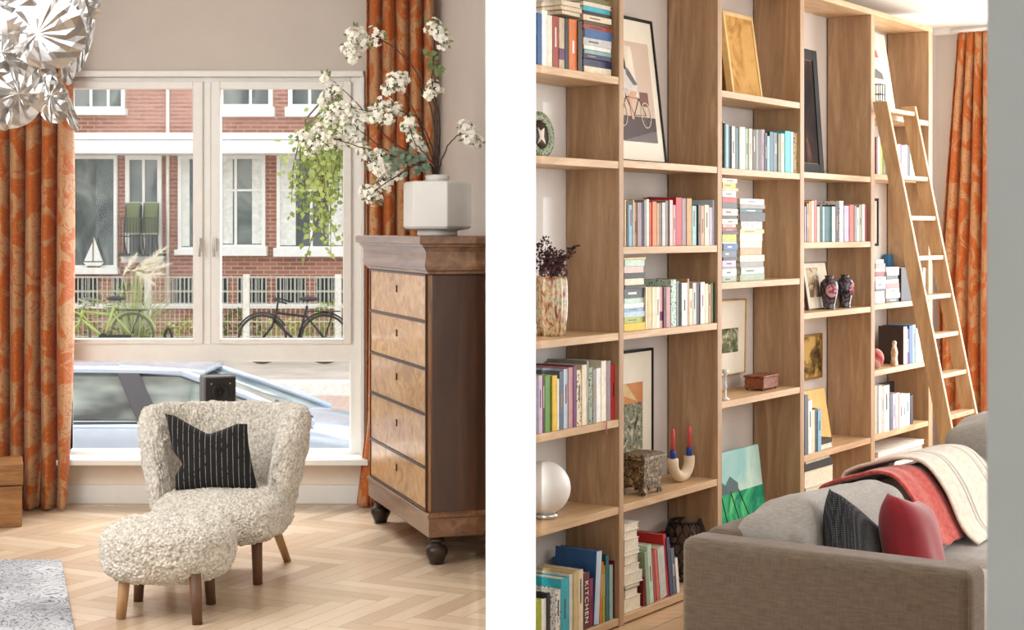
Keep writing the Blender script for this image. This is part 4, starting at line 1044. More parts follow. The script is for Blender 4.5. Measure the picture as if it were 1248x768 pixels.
stack('B3', 760.6, 785, [(9.5,'yellow','',0,2),(7,'lime'),(7,'paleblue'),(4.5,'sky'),(6,'white'),(6,'mint'),(12,'charcoal','p'),(4,'cocoa'),(8,'cream'),(7,'black','p'),(8,'pink'),(8,'mint'),(3,'straw')], 'pile two shelves below the cyclist')
row('B3', [(787,789,350,'cream'),(789.3,794.7,350,'straw'),(795,799.7,350,'cream'),(800,804,350,'ivory'),(804.3,808.8,350,'pink','b'),(809,812,350,'maroon'),(812.3,817,350,'rose'),(818,824,341,'mint','p'),(824.5,827.7,343,'grey'),(828,831,345,'teal'),(831.3,837.7,345,'white'),(838,840,340,'tan'),(840.3,844,352,'cream'),(844.5,848.7,345,'silver'),(849,853.7,346,'black'),(854,859,344,'white'),(859.4,863,346,'cream'),(863.3,866.7,347,'tan'),(867,870,345,'sage'),(870.3,873.5,345,'bottle')], 'above the framed print', dd=.14)
zb = stack('B5', 761, 779, [(17,'cream','w',0,3),(10,'white','w'),(6,'charcoal','w'),(14,'ivory','w',0,4),(9,'white','w'),(12,'tan','w'),(6,'white','w'),(14,'white','w'),(11,'ivory','w',0,-1),(9,'white','w',0,-1)], 'white pile beside the sofa arm')
row('B5', [(784.5,788,703,'crimson','',-2),(788.5,792,672,'sage','',-5),(792.5,797,664,'mint','',-6),(797.5,800.5,670,'brick','',-7),(801,804,669,'coral','',-7),(805,813,667,'silver','',-7.5),(813.5,816.5,650,'red','',-8),(817,820.5,654,'navy','',-8),(821,825,668,'slate','',-8),(825.5,828.5,680,'white','',-8)], 'leaning beside the sofa arm', dd=.19)
row('C2', [(881,882.7,148,'sage'),(883,884.4,150,'black'),(884.8,888,152,'sky'),(888.3,891.7,155,'charcoal'),(892,896,154,'silver'),(896.3,901,156,'teal'),(901.5,904,155,'cream'),(904.3,908,155,'ivory'),(908.3,912.7,157,'sage'),(913,917,157,'cream'),(917.5,921,158,'cocoa'),(921.3,924.7,158,'taupe'),(925,928,158,'charcoal'),(928.2,932,158,'mauve'),(932.5,935,162,'cocoa'),(935.2,938,166,'sky'),(938.3,942.7,161,'teal'),(943,948,162,'slate'),(948.5,952,163,'olive'),(952.3,956,163,'cream'),(957,963.7,160,'turquoise'),(964,967.7,161,'paleblue'),(968,972.5,162,'straw','p')], 'beneath the small gilt frame', dd=.13)
stack('C3', 880.4, 898, [(7,'sage'),(9,'white'),(2.5,'grey'),(8,'lilac'),(3.5,'cocoa'),(9,'slate'),(8,'blue'),(2.5,'cream'),(9,'lime'),(3,'cocoa'),(5.5,'crimson'),(4,'pink'),(6.5,'cream'),(4,'charcoal'),(8.5,'pink'),(7.5,'charcoal'),(6.5,'red'),(7.5,'white'),(4,'beige'),(6,'yellow'),(5.5,'cream')], 'left pile above the landscape picture')
stack('C3', 902, 930.5, [(8,'sage'),(8.5,'mint'),(7,'grey'),(8,'cream'),(9,'tan'),(8,'cream'),(9.5,'ivory'),(5,'straw'),(10,'silver','p'),(10.5,'charcoal','p'),(5,'teal'),(5,'grey'),(7,'white')], 'right pile above the landscape picture')
row('D2', [(981,983,252,'lilac'),(983.3,986,248,'taupe'),(986.2,989,246,'ochre'),(989.2,992,245,'cream'),(992.5,995.3,244,'coral'),(995.8,999,252,'cream'),(999.3,1002.2,250,'black'),(1002.6,1005,252,'aqua'),(1005.3,1011,252,'teal'),(1011.2,1014,252,'teal'),(1014.2,1018,252,'mint'),(1018.3,1022,250,'charcoal','p'),(1023,1028,245,'white','p'),(1029,1034.5,251,'lilac'),(1035.5,1041,250,'coral'),(1041.4,1044,251,'grey'),(1044.2,1047,253,'ivory'),(1047.2,1050.2,250,'sage'),(1050.6,1054,249,'pink'),(1054.5,1057,250,'crimson')], 'beneath the large black frame', dd=.13)
row('D4', [(981,985,482,'slate'),(985.3,989.8,488,'white'),(990,993,500,'cream'),(993.3,996.8,498,'slate'),(997,1001,500,'sky')], 'in front of the yellow panel', dd=.15)
row('E2', [(1066.5,1068,170,'crimson'),(1068.2,1070,168,'mauve'),(1070.2,1073,167,'cream'),(1073.3,1075.5,172,'lime'),(1076,1080,175,'olive'),(1080.5,1084,174,'grey'),(1084.5,1087,175,'brown'),(1087.3,1092,176,'cream'),(1092.3,1094,176,'grey'),(1094.3,1098,176,'paleblue'),(1098.3,1103,177,'mauve'),(1103.3,1106,177,'white'),(1106.3,1109,178,'charcoal'),(1109.3,1113,180,'mint'),(1113.3,1116,180,'white')], 'behind the top of the ladder', dd=.13)
stack('E3', 1066.6, 1078, [(7,'silver'),(8,'white'),(3,'charcoal'),(10,'white'),(5,'silver'),(6,'crimson'),(4,'white'),(6,'grey'),(5,'silver')], 'left low pile behind the ladder')
stack('E3', 1080, 1096, [(5,'charcoal'),(6,'white'),(6,'white'),(6,'coral'),(5,'silver'),(5,'charcoal','p'),(4,'white'),(6,'ivory')], 'right low pile behind the ladder')
row('E3', [(1098.5,1123,326,'black'),(1124.5,1127.5,327,'white','',3),(1128.2,1131,327,'silver','',2)], 'at the right end behind the ladder', dd=.12)
row('E4', [(1101,1105.5,398,'cocoa','s'),(1105.8,1108,401,'purple'),(1108.3,1112,397,'blue'),(1112.3,1115.7,396,'sky'),(1116,1119,401,'ivory'),(1119.3,1122,400,'white'),(1122.4,1125,403,'silver'),(1125.4,1128,405,'white')], 'beside the white figurine', dd=.13)
row('E5', [(1066.6,1068.5,470,'cream'),(1068.8,1070.6,470,'grey'),(1071,1074.5,470,'white'),(1075,1077,471,'silver'),(1077.4,1084,470,'ivory'),(1085,1088,480,'slate'),(1088.3,1091.7,480,'lilac'),(1092,1096,479,'pink'),(1096.3,1100.7,480,'white'),(1101,1104,480,'mint'),(1104.4,1108.7,480,'white'),(1109.5,1113,482,'charcoal','',-2)], 'on the shelf nearest the sofa throw', dd=.14)
stack('E6', 1066.6, 1122, [(9,'taupe','',4,-20),(12,'brown','',0,-6),(9,'white','w',0,-2),(8,'pink','',0,2),(6,'white','w',4,4)], 'pile just behind the sofa throw', z0=zat(1090, 592)-.0)

# ---- framed things
def art(name, ramp_, scale=4, dist=1.5, stretch=(1, 1, 1)):
    x = NT(name); x.color(x.ramp(x.noise(x.coord(stretch), scale, 5, .6, dist), ramp_)); return x.set(.75, spec=.15)
def picture(name, label, cat, t0, t1, y, z, h, lean, fw, fmat, mount=None, inner=None, img=None, thick=.018, yaw=0, extra=None, glass=False, bev=.002):
    w = t1-t0
    o = thing(name, label, cat, Rw(t0, -y, z+.0005)); o.rotation_euler = (-math.radians(lean), 0, RA+math.radians(yaw))
    if fw:
        MB().box(0, fw, 0, thick, 0, h).box(w-fw, w, 0, thick, 0, h).box(fw, w-fw, 0, thick, 0, fw).box(fw, w-fw, 0, thick, h-fw, h).build('frame', fmat, o, bevel=bev)
    if mount: MB().box(fw, w-fw, .006, thick-.002, fw, h-fw).build('mount', mount, o)
    if img:
        a, b, c, d = inner or (fw, w-fw, fw, h-fw)
        p = MB().box(a, b, .004 if fw else 0, .008 if fw else thick, c, d).build('print', img, o, bevel=0 if fw else .002)
        if extra: extra(p, a, b, c, d)
    if glass: MB().box(fw, w-fw, .0015, .0025, fw, h-fw).build('glazing', GLASS, o)
    return o
BLKF = plain((22, 19, 18), .6, spec=.25, name='black_frame'); GILT = plain((198, 158, 88), .4, .35, name='gilt_frame'); PAPER = plain((234, 226, 208), .8, var=.015, name='mount_board')
DKF = plain((66, 46, 34), .4, name='dark_wood_frame')
def cyc(p, a, b, c, d):
    w, h = b-a, d-c; y0 = .0035
    X = lambda u: a+w*(.26+.74*u); Zz = lambda v_: c+h*v_
    def part(nm, mb, col): mb.build(nm, plain(col, .6), p)
    part('printed_floor', MB().box(a, b, y0-.0004, y0, c, Zz(.25)), (62, 40, 38))
    part('printed_light', MB().prism_y([(X(.38), Zz(.45)), (X(.62), Zz(.45)), (X(.55), Zz(.95)), (X(.36), Zz(.95))], y0-.0003, y0), (232, 218, 198))
    wb_ = MB(); R = h*.125
    for cx_ in (X(.17), X(.76)):
        cz = c+h*.27; wb_.tube([(cx_+R*.75*math.cos(q), y0-.001, cz+R*math.sin(q)) for q in [2*PI*i/28 for i in range(29)]], .0022, 5, cap=False)
        for i in range(8): wb_.tube([(cx_, y0-.001, cz), (cx_+R*.72*math.cos(i*PI/4), y0-.001, cz+R*.95*math.sin(i*PI/4))], .0004, 3)
    part('printed_wheels', wb_, (226, 216, 200))
    fb_ = MB(); q = [(.17, .27), (.30, .44), (.62, .43), (.47, .26), (.30, .44)]
    for i in range(4): fb_.tube([(X(q[i][0]), y0-.0012, Zz(q[i][1])), (X(q[i+1][0]), y0-.0012, Zz(q[i+1][1]))], .0015, 4)
    fb_.tube([(X(.47), y0-.0012, Zz(.26)), (X(.76), y0-.0012, Zz(.27))], .0013, 4).tube([(X(.62), y0-.0012, Zz(.43)), (X(.76), y0-.0012, Zz(.27))], .0013, 4)
    fb_.tube([(X(.30), y0-.0012, Zz(.44)), (X(.27), y0-.0012, Zz(.52)), (X(.2), y0-.0012, Zz(.53))], .0015, 4).box(X(.6), X(.82), y0-.001, y0, Zz(.42), Zz(.435)).box(X(.66), X(.86), y0-.0012, y0, Zz(.36), Zz(.5))
    part('printed_bicycle', fb_, (112, 66, 54))
    part('printed_legs', MB().prism_y([(X(.44), Zz(.50)), (X(.62), Zz(.54)), (X(.55), Zz(.44)), (X(.43), Zz(.40)), (X(.46), Zz(.22)), (X(.40), Zz(.22)), (X(.37), Zz(.44))], y0-.0016, y0-.0004), (206, 158, 130))
    part('printed_shirt', MB().prism_y([(X(.24), Zz(.60)), (X(.30), Zz(.72)), (X(.42), Zz(.72)), (X(.50), Zz(.62)), (X(.62), Zz(.56)), (X(.60), Zz(.50)), (X(.40), Zz(.50)), (X(.30), Zz(.52)), (X(.27), Zz(.42)), (X(.2), Zz(.44))], y0-.0018, y0-.0004), (214, 208, 200))
    part('printed_sash', MB().prism_y([(X(.34), Zz(.74)), (X(.42), Zz(.72)), (X(.62), Zz(.57)), (X(.52), Zz(.56)), (X(.36), Zz(.66))], y0-.002, y0-.0006), (120, 116, 118))
    part('printed_hair', MB().prism_y([(X(.22), Zz(.84)), (X(.30), Zz(.86)), (X(.36), Zz(.80)), (X(.37), Zz(.72)), (X(.33), Zz(.70)), (X(.30), Zz(.78)), (X(.24), Zz(.80))], y0-.0021, y0-.0006), (60, 40, 34))
    part('printed_face', MB().prism_y([(X(.26), Zz(.81)), (X(.31), Zz(.81)), (X(.32), Zz(.76)), (X(.28), Zz(.74)), (X(.26), Zz(.77))], y0-.0023, y0-.0006), (214, 164, 138))
a, b = BAY['B']; t1 = tfx(814, -.10); zz = Z['B1']; h = (zat(805, 30, -.19)-zz)/math.cos(math.radians(7))
w = t1-(a+.012)
picture('framed_picture', 'black framed photograph of a woman riding a bicycle leaning on the shelf', 'picture', a+.012, t1, .10, zz, h, 7, .012, BLKF, PAPER, (.03, w-.055, .085, h-.10),
        plain((206, 184, 164), .6, var=.03, scale=3), extra=cyc, glass=True)
# dark art book tops behind the rows
a, b = BAY['B']
picture('large_book', 'large dark red book standing behind the upright row beneath the cyclist picture', 'book', tfx(795, -.19), tfx(824, -.19), .195, Z['B2'], zat(812, 241, -.2)-Z['B2'], 0, 0, None, img=plain(PAL['maroon'], .5), thick=.02)
picture('framed_picture', 'dark thin frame standing behind books at the right below the cyclist picture', 'picture', tfx(838, -.19), b-.01, .20, Z['B2'], zat(850, 242, -.2)-Z['B2'], 0, .008, BLKF, plain((150, 140, 130)), thick=.014)
picture('large_book', 'dark green upright board behind the books above the framed print', 'book', tfx(781, -.19), tfx(816, -.19), .20, Z['B3'], zat(800, 341, -.2)-Z['B3'], 0, 0, None, img=plain(PAL['bottle'], .5), thick=.015)
picture('large_book', 'wide dark purple book standing behind the row above the globe lamp', 'book', tfx(676, -.19), tfx(712, -.19), .20, Z['A4'], zat(690, 438, -.2)-Z['A4'], 0, 0, None, img=plain(PAL['maroon'], .5), thick=.02)
picture('large_book', 'large blue book leaning behind the lowest left row', 'book', tfx(690, -.15), tfx(731, -.15), .19, Z['A6'], zat(700, 672, -.2)-Z['A6'], 0, 0, None, img=plain((64, 104, 140), .5), thick=.02)
picture('large_book', 'large red book cover behind the leaning books beside the sofa', 'book', tfx(786, -.2), tfx(812, -.2), .205, Z['B5'], zat(797, 652, -.2)-Z['B5'], 0, 0, None, img=plain(PAL['red'], .45), thick=.016)

a, b = BAY['C']; zc = Z['C1']
h = (zat(923, 25, -.17)-zc)
gx0, gx1 = tfx(894, -.09), tfx(930.5, -.09)
picture('framed_picture', 'small gilt framed ochre drawing leaning on the upper shelf', 'picture', gx0, gx1, .09, zc, h*1.01, 8, .018, plain((222, 190, 128), .5), None, None,
        art('ochre_drawing', [(.35, (176, 126, 62)), (.5, (206, 160, 92)), (.7, (214, 172, 106))], 5, 2.5), thick=.03)
picture('framed_picture', 'pale cream board standing half hidden behind the small gilt frame', 'picture', a+.004, tfx(892, -.17), .20, zc, zat(885, 45, -.2)-zc, 0, 0, None, img=plain((222, 206, 170), .6), thick=.012)
a, b = BAY['D']; h = zat(1003, 63, -.14)-Z['D1']
t1 = tfx(1007.5, -.10)
picture('framed_picture', 'large portrait-format picture in a wide black frame on the upper shelf', 'picture', a+.004, t1, .11, Z['D1'], h, 4, .05, BLKF, plain((120, 100, 84), .7), (.055, t1-a-.004-.055, .055, h-.055),
        art('dark_painting', [(.4, (22, 14, 12)), (.6, (52, 32, 26)), (.75, (110, 74, 60))], 5, 1), thick=.03)
a, b = BAY['E']; h = zat(1083, 45, -.18)-Z['E1']
def e0x(p, a_, b_, c_, d_):
    w_ = b_-a_; hh = d_-c_
    MB().prism_y([(a_+w_*.36, c_+hh*.70), (a_+w_*.74, c_+hh*.70), (a_+w_*.72, c_+hh*.78), (a_+w_*.55, c_+hh*.84), (a_+w_*.4, c_+hh*.78)], -.001, .001).build('red_motif', plain((206, 84, 66)), p)
    MB().prism_y([(a_+w_*.5, c_+hh*.45), (a_+w_*.8, c_+hh*.45), (a_+w_*.78, c_+hh*.52), (a_+w_*.62, c_+hh*.57)], -.001, .001).build('grey_motif', plain((92, 88, 84)), p)
    MB().prism_y([(a_+w_*.55, c_+hh*.22), (a_+w_*.9, c_+hh*.2), (a_+w_*.85, c_+hh*.36), (a_+w_*.7, c_+hh*.34)], -.001, .001).build('pale_motif', plain((176, 182, 180)), p)
picture('canvas', 'cream canvas with small red and grey motifs on the topmost right shelf', 'picture', a+.01, tfx(1091, -.10), .09, Z['E1'], h, 9, 0, None, img=plain((228, 212, 186), .7, var=.03), thick=.015, extra=e0x)
a, b = BAY['B']; h = zat(797, 424, -.19)-Z['B4']; w = tfx(797, -.19)-a-.012
def b4x(p, a_, b_, c_, d_):
    w_ = b_-a_; hh = d_-c_
    MB().box(a_, b_, .003, .0045, c_+hh*.70, d_).build('printed_sky', plain((196, 128, 74), .6), p)
    MB().prism_y([(a_+w_*.1, c_+hh*.70), (a_+w_*.5, c_+hh*.9), (a_+w_*.9, c_+hh*.72), (a_+w_*.7, d_), (a_+w_*.2, d_)], .002, .003).build('printed_hill', plain((206, 176, 124), .6), p)
picture('framed_picture', 'tall framed print of a dense patterned scene in a black frame', 'picture', a+.012, tfx(797, -.19), .19, Z['B4'], h, 0, .01, BLKF, PAPER, (.02, w-.085, .14, h-.13),
        art('patterned_print', [(.38, (66, 66, 58)), (.46, (150, 150, 124)), (.52, (92, 104, 92)), (.6, (196, 186, 156))], 26, 1.5), extra=b4x, glass=False)
a, b = BAY['C']; z0 = zat(908, 455, -.2); h = zat(912, 364, -.2)-z0; w = tfx(911, -.2)-a-.004
picture('framed_picture', 'gold edged landscape watercolour hanging above the small carved box', 'picture', a+.004, tfx(911, -.2), .208, z0, h, -1, .006, GILT, PAPER, (.012, w-.075, h*.30, h*.62),
        art('landscape_print', [(.35, (52, 62, 44)), (.5, (106, 112, 78)), (.62, (190, 186, 160))], 14, 1, (1, 1, 1.5)))
h = (zat(918, 540, -.17)-Z['C5'])
def c5x(p, a_, b_, c_, d_):
    w_ = b_-a_; hh = d_-c_
    MB().box(a_, b_, -.001, .001, c_, c_+hh*.62).build('painted_water', art('green_water', [(.3, (16, 84, 76)), (.45, (30, 140, 104)), (.6, (70, 190, 120)), (.75, (150, 214, 110))], 5, 2.5), p)
    MB().prism_y([(a_+w_*.3, c_+hh*.62), (a_+w_*.28, c_+hh*.72), (a_+w_*.36, c_+hh*.76), (a_+w_*.44, c_+hh*.70), (a_+w_*.52, c_+hh*.77), (a_+w_*.62, c_+hh*.70), (a_+w_*.62, c_+hh*.62)], -.0025, 0).build('painted_figures', plain((60, 92, 92), .6), p)
    m = MB()
    for u0, u1 in ((.36, .42), (.5, .62), (.62, .8)): m.tube([(a_+w_*u0, -.002, c_+hh*.64), (a_+w_*(u0+u1)/2+.01, -.002, c_+hh*.4), (a_+w_*u1, -.002, c_+hh*.1)], .0025, 5)
    m.build('painted_ripples', plain((20, 70, 66), .6), p)
picture('canvas', 'unframed green and turquoise seascape canvas leaning beside the sofa', 'picture', a+.004, tfx(936, -.10), .09, Z['C5'], h, 7, 0, None,
        img=art('pale_sky_paint', [(.35, (150, 200, 200)), (.65, (206, 228, 214))], 3, 1), thick=.02, extra=c5x)
a, b = BAY['D']; h = zat(1011, 317, -.18)-Z['D3']
picture('framed_picture', 'small dark framed sketch leaning behind the two porcelain vases', 'picture', tfx(986, -.09), tfx(1016, -.09), .09, Z['D3'], h, 9, .007, DKF, plain((216, 206, 184), .6), (.05, .17, .06, .2),
        art('brown_sketch', [(.4, (120, 96, 76)), (.6, (206, 192, 164))], 16, 1))
z0 = zat(1003, 460, -.21); h = zat(1003, 406, -.21)-z0
picture('framed_picture', 'small brass relief picture hung above the yellow panel', 'picture', a+.004, tfx(1003.5, -.205), .208, z0, h, 0, .01, plain((150, 112, 60), .4, .5), None, None,
        art('brass_relief', [(.4, (70, 52, 24)), (.5, (132, 104, 54)), (.62, (196, 164, 96))], 9, 1), thick=.015)
h = zat(1003, 469, -.19)-Z['D4']
picture('panel', 'plain golden yellow panel leaning behind slim books', 'panel', tfx(990, -.09), tfx(1019, -.08), .10, Z['D4'], h, 9, 0, None, img=plain((222, 166, 62), .5), thick=.02)
a, b = BAY['E']; z0 = zat(1072, 300, -.2); h = zat(1073, 242, -.2)-z0
picture('framed_picture', 'small narrow black framed picture hung left of the ladder', 'picture', a-.02+.026, tfx(1073, -.2), .208, z0, h, 0, .014, BLKF, plain((190, 184, 176)), thick=.015)
picture('large_book', 'blue topped box file standing behind the low piles near the ladder', 'file', tfx(1083, -.19), b-.015, .19, Z['E3'], zat(1095, 310, -.19)-Z['E3'], 0, 0, None, img=plain((34, 104, 148), .5), thick=.03)
picture('large_book', 'charcoal folder behind books on the shelf nearest the sofa throw', 'folder', a+.006, tfx(1099, -.18), .19, Z['E5'], zat(1085, 466, -.19)-Z['E5'], 0, 0, None, img=plain((50, 52, 54), .5), thick=.02)

# ---- ornaments
def at(px, y, z): return Rw(tfx(px, -y), -y, z+.0005)
pl_ = thing('wall_plaque', 'round dark plaque with pale patterned rim standing on the left shelf', 'plaque', at(657, .12, Z['A2']), RA)
M0 = Matrix.Translation((0, 0, .082)) @ Matrix.Rotation(math.radians(82), 4, 'X')
r_ = (zat(660, 136, -.12)-Z['A2'])/2
M0 = Matrix.Translation((0, 0, r_)) @ Matrix.Rotation(math.radians(84), 4, 'X')
MB().lathe([(r_*.62, .004), (r_*.66, .012), (r_*.97, .012), (r_, .004), (r_*.97, -.008), (.001, -.01)], 40, M0).build('rim', speck((146, 158, 130)), pl_)
MB().lathe([(.001, .006), (r_*.62, .006), (r_*.62, 0)], 40, M0).build('centre', plain((52, 34, 30), .4), pl_)
MB().prism([(-r_*.3, -r_*.4), (-r_*.1, -r_*.1), (-r_*.2, r_*.3), (0, r_*.15), (r_*.3, r_*.3), (r_*.2, -r_*.1), (r_*.3, -r_*.4), (0, -r_*.2)], .006, .009, M0).build('motif', plain((220, 206, 190), .5), pl_)

vb = at(672, .115, Z['A3'])
gv = thing('mottled_vase', 'tall ribbed vase with red and gold marbled glaze', 'vase', vb, RA)
hh = zat(672, 337, -.1)-Z['A3']; R = .056
x = NT('marbled_glaze'); n1 = x.noise(x.coord((1, 1, .5)), 24, 4, .6, 2); x.color(x.ramp(n1, [(.36, (110, 26, 22)), (.44, (186, 142, 96)), (.54, (222, 204, 170)), (.62, (122, 134, 86)), (.7, (232, 220, 196))]))
MRB = x.set(.12, spec=.7, coat=.5)
pts = []
gm = MB()
def vfn(u, v):
    a = 2*PI*u; r = R*(.72+.28*math.sin(PI*min(1, v*.62+.12)))*(1+.035*math.cos(20*a))
    if v > .96: r *= .97
    return (r*math.cos(a), r*math.sin(a), hh*v)
gm.grid(vfn, 120, 16, closed_u=True); gm.lathe([(.001, .0), (R*.8, .0), (R*.8, .004), (.001, .004)], 24)
gm.build('body', MRB, gv, solid=.003)
fo = thing('dried_hydrangea', 'dark plum dried flower bunch standing in the marbled vase', 'dried flowers', vb+Vector((0, 0, hh*.5)), RA)
fm_ = MB(); sm_ = MB()
for k in range(9):
    a = rb.uniform(0, 2*PI); r = rb.uniform(.0, .06); c = Vector((r*math.cos(a)+.01, r*math.sin(a)*.7, hh*.5+rb.uniform(.03, .11)))
    sm_.tube([(0, 0, -hh*.3), (0, 0, hh*.45), c], [.002, .002, .0015], 5)
    for i in range(60):
        d = Vector((rb.gauss(0, 1), rb.gauss(0, 1), rb.gauss(0, 1))).normalized(); p = c+d*rb.uniform(.012, .032); e = d.cross(Vector((.2, 1, .4))).normalized(); s = rb.uniform(.007, .013)
        fm_.add([p, p+d*s*.5+e*s*.6, p+d*s*1.2, p+d*s*.5-e*s*.6], [(0, 1, 2, 3)])
c = Vector((.105, -.02, hh*.5+.09)); sm_.tube([(0, 0, hh*.45), (.06, -.01, hh*.5+.06), c+Vector((.03, 0, .02))], [.002, .0018, .001], 5)
for i in range(90):
    p = Vector((.055, -.01, hh*.5+.055)).lerp(c+Vector((.025, 0, .012)), rb.random())+Vector((rb.gauss(0, .006), rb.gauss(0, .01), rb.gauss(0, .008))); d = Vector((rb.gauss(0, 1), rb.gauss(0, 1), rb.gauss(0, 1))).normalized(); e = d.cross(Vector((.2, 1, .4))).normalized()
    fm_.add([p, p+d*.005+e*.005, p+d*.012, p+d*.005-e*.005], [(0, 1, 2, 3)])
fm_.build('blossoms', plain((62, 30, 34), .8, var=.3), fo); sm_.build('stems', plain((60, 44, 34), .8), fo)
pk = MB()
for i in range(140):
    d = Vector((rb.gauss(0, 1), rb.gauss(0, 1), rb.gauss(0, .6))).normalized(); p = Vector((0, -.01, hh*.5+.012))+Vector((d.x*.042, d.y*.042, d.z*.022)); e = d.cross(Vector((.2, 1, .4))).normalized()
    pk.add([p, p+d*.005+e*.006, p+d*.013, p+d*.005-e*.006], [(0, 1, 2, 3)])
pk.build('faded_blossoms', plain((130, 92, 88), .8, var=.2), fo)['label'] = 'dusty pink faded petals'

gs = thing('globe_lamp', 'large matt white glass globe lamp on the left shelf', 'lamp', at(663, .105, Z['A5']), RA)
gr = .094
x = NT('opal_glass'); x.color(x.ramp(x.noise(x.coord(), 3), [(.3, (236, 234, 230)), (.7, (244, 242, 238))])); x.b.inputs['Subsurface Weight'].default_value = .25
OPAL = x.set(.42)
MB().ball((0, 0, gr+.012), gr, 48, 28).build('globe', OPAL, gs)
MB().lathe([(.045, 0), (.05, .004), (.048, .016), (.03, .02)], 32).build('base_ring', plain((200, 198, 192), .25, .8), gs)

cb_ = thing('carved_casket', 'small dark carved metal casket with a flat lid on feet', 'casket', at(781, .085, Z['B4']), RA+math.radians(2))
x = NT('carved_pewter'); n1 = x.noise(x.coord(), 55, 4, .7, 1); x.color(x.ramp(n1, [(.36, (42, 32, 24)), (.5, (104, 86, 62)), (.64, (176, 156, 122))])); x.bump(n1, .9, .006); PEW = x.set(.45, .35)
MB().add([(-.07,-.05,.03),(.07,-.05,.03),(.07,.05,.03),(-.07,.05,.03),(-.078,-.056,.135),(.078,-.056,.135),(.078,.056,.135),(-.078,.056,.135)],[(0,3,2,1),(4,5,6,7),(0,1,5,4),(1,2,6,5),(2,3,7,6),(3,0,4,7)]).build('body', PEW, cb_, bevel=.003)
lm = MB().add([(-.09,-.066,.137),(.09,-.066,.137),(.09,.066,.137),(-.09,.066,.137),(-.088,-.064,.147),(.088,-.064,.147),(.088,.064,.147),(-.088,.064,.147),(-.07,-.045,.157),(.07,-.045,.157),(.07,.045,.157),(-.07,.045,.157)],
    [(0,3,2,1),(0,1,5,4),(1,2,6,5),(2,3,7,6),(3,0,4,7),(4,5,9,8),(5,6,10,9),(6,7,11,10),(7,4,8,11),(8,9,10,11)]); lm.build('lid', PEW, cb_, bevel=.002)
for sx in (-1, 1):
    for sy in (-1, 1):
        MB().prism([(sx*.045, sy*.052), (sx*.074, sy*.052), (sx*.074, sy*.03)], 0, .034).ball((sx*.068, sy*.047, .012), .012, 10, 6).build('foot', PEW, cb_)
MB().prism_y([(-.045, .036), (-.03, .018), (0, .026), (.03, .018), (.045, .036)], -.055, -.048).build('apron', PEW, cb_)

co = at(830, .085, Z['B4'])
ch = thing('candle_holder', 'cream U-shaped ceramic candle holder for two candles', 'candle holder', co, RA+math.radians(-6))
um = MB(); pts = []; rs = []
for i in range(25):
    a = PI+PI*i/24; pts.append((.058*math.cos(a), 0, .083+.060*math.sin(a))); rs.append(.0225)
pts = [(-.058, 0, .100)]+pts+[(.058, 0, .100)]; um.tube(pts, [.0225]+rs+[.0225], 20)
um.build('body', plain((222, 202, 172), .6, name='bisque_ceramic'), ch)
for s_ in (-1, 1):
    MB().lathe([(.012, .098), (.013, .13), (.010, .134)], 20, None, s_*.058, 0).build('candle_cup', plain((24, 62, 150), .4, name='cobalt_blue'), ch)
    cd_ = thing('candle', ('left' if s_ < 0 else 'right')+' coral pink candle in a blue cup of the U-shaped holder', 'candle', co+Vector((math.cos(RA-.105)*s_*.058, math.sin(RA-.105)*s_*.058, .132)), RA, 'coral candles')
    MB().lathe([(.0085, 0), (.0085, .07), (.006, .085), (.001, .09)], 16).build('wax', plain((214, 86, 84), .45), cd_)
    MB().tube([(0, 0, .088), (.001, 0, .097)], .0009, 5).build('wick', plain((30, 26, 24)), cd_)

bk2 = thing('wire_basket', 'black openwork lattice bowl on the lowest shelf beside the sofa', 'basket', at(835, .12, Z['B5']), RA)
wm = MB(); hz_ = zat(835, 637, -.1)-Z['B5']
nn = 14
for i in range(nn):
    for sgn in (-1, 1):
        pts = []
        for k in range(9):
            v = k/8; a = 2*PI*i/nn+sgn*v*1.5; r = .055+.05*math.sin(PI*(.15+.75*v)); pts.append((r*math.cos(a), r*math.sin(a)*.85, .005+hz_*.98*v))
        wm.tube(pts, .0042, 5)
for v in (0, .33, .66, 1): 
    r = .055+.05*math.sin(PI*(.15+.75*v)); wm.tube([(r*math.cos(a), r*.85*math.sin(a), .005+hz_*.98*v) for a in [2*PI*i/28 for i in range(29)]], .005, 6, cap=False)
wm.build('lattice', plain((20, 18, 20), .4), bk2)

sbx = thing('small_carved_box', 'small reddish brown carved wooden box on the shelf', 'box', at(928, .10, Z['C4']), RA+math.radians(3))
x = NT('carved_red_wood'); n1 = x.noise(x.coord(), 70, 4, .7, 1); x.color(x.ramp(n1, [(.38, (86, 38, 20)), (.6, (160, 88, 52))])); x.bump(n1, .8, .004); CRW = x.set(.4)
MB().box(-.085, .085, -.045, .045, .008, .055).build('body', CRW, sbx, bevel=.003)
MB().box(-.089, .089, -.049, .049, .056, .066).build('lid', CRW, sbx, bevel=.003)
for sx in (-.075, .075):
    for sy in (-.036, .036): MB().ball((sx, sy, .006), .006, 8, 6).build('foot', plain((60, 30, 18)), sbx)
cs = thing('glass_candlestick', 'slender clear glass candlestick at the left end of the carved box shelf', 'candlestick', at(884, .03, Z['C4']), RA)
MB().lathe([(.02, 0), (.018, .005), (.005, .012), (.005, .05), (.008, .056), (.004, .062), (.005, .10), (.014, .112), (.014, .125), (.010, .125)], 20).build('body', plain((222, 226, 226), .08, spec=.8), cs)
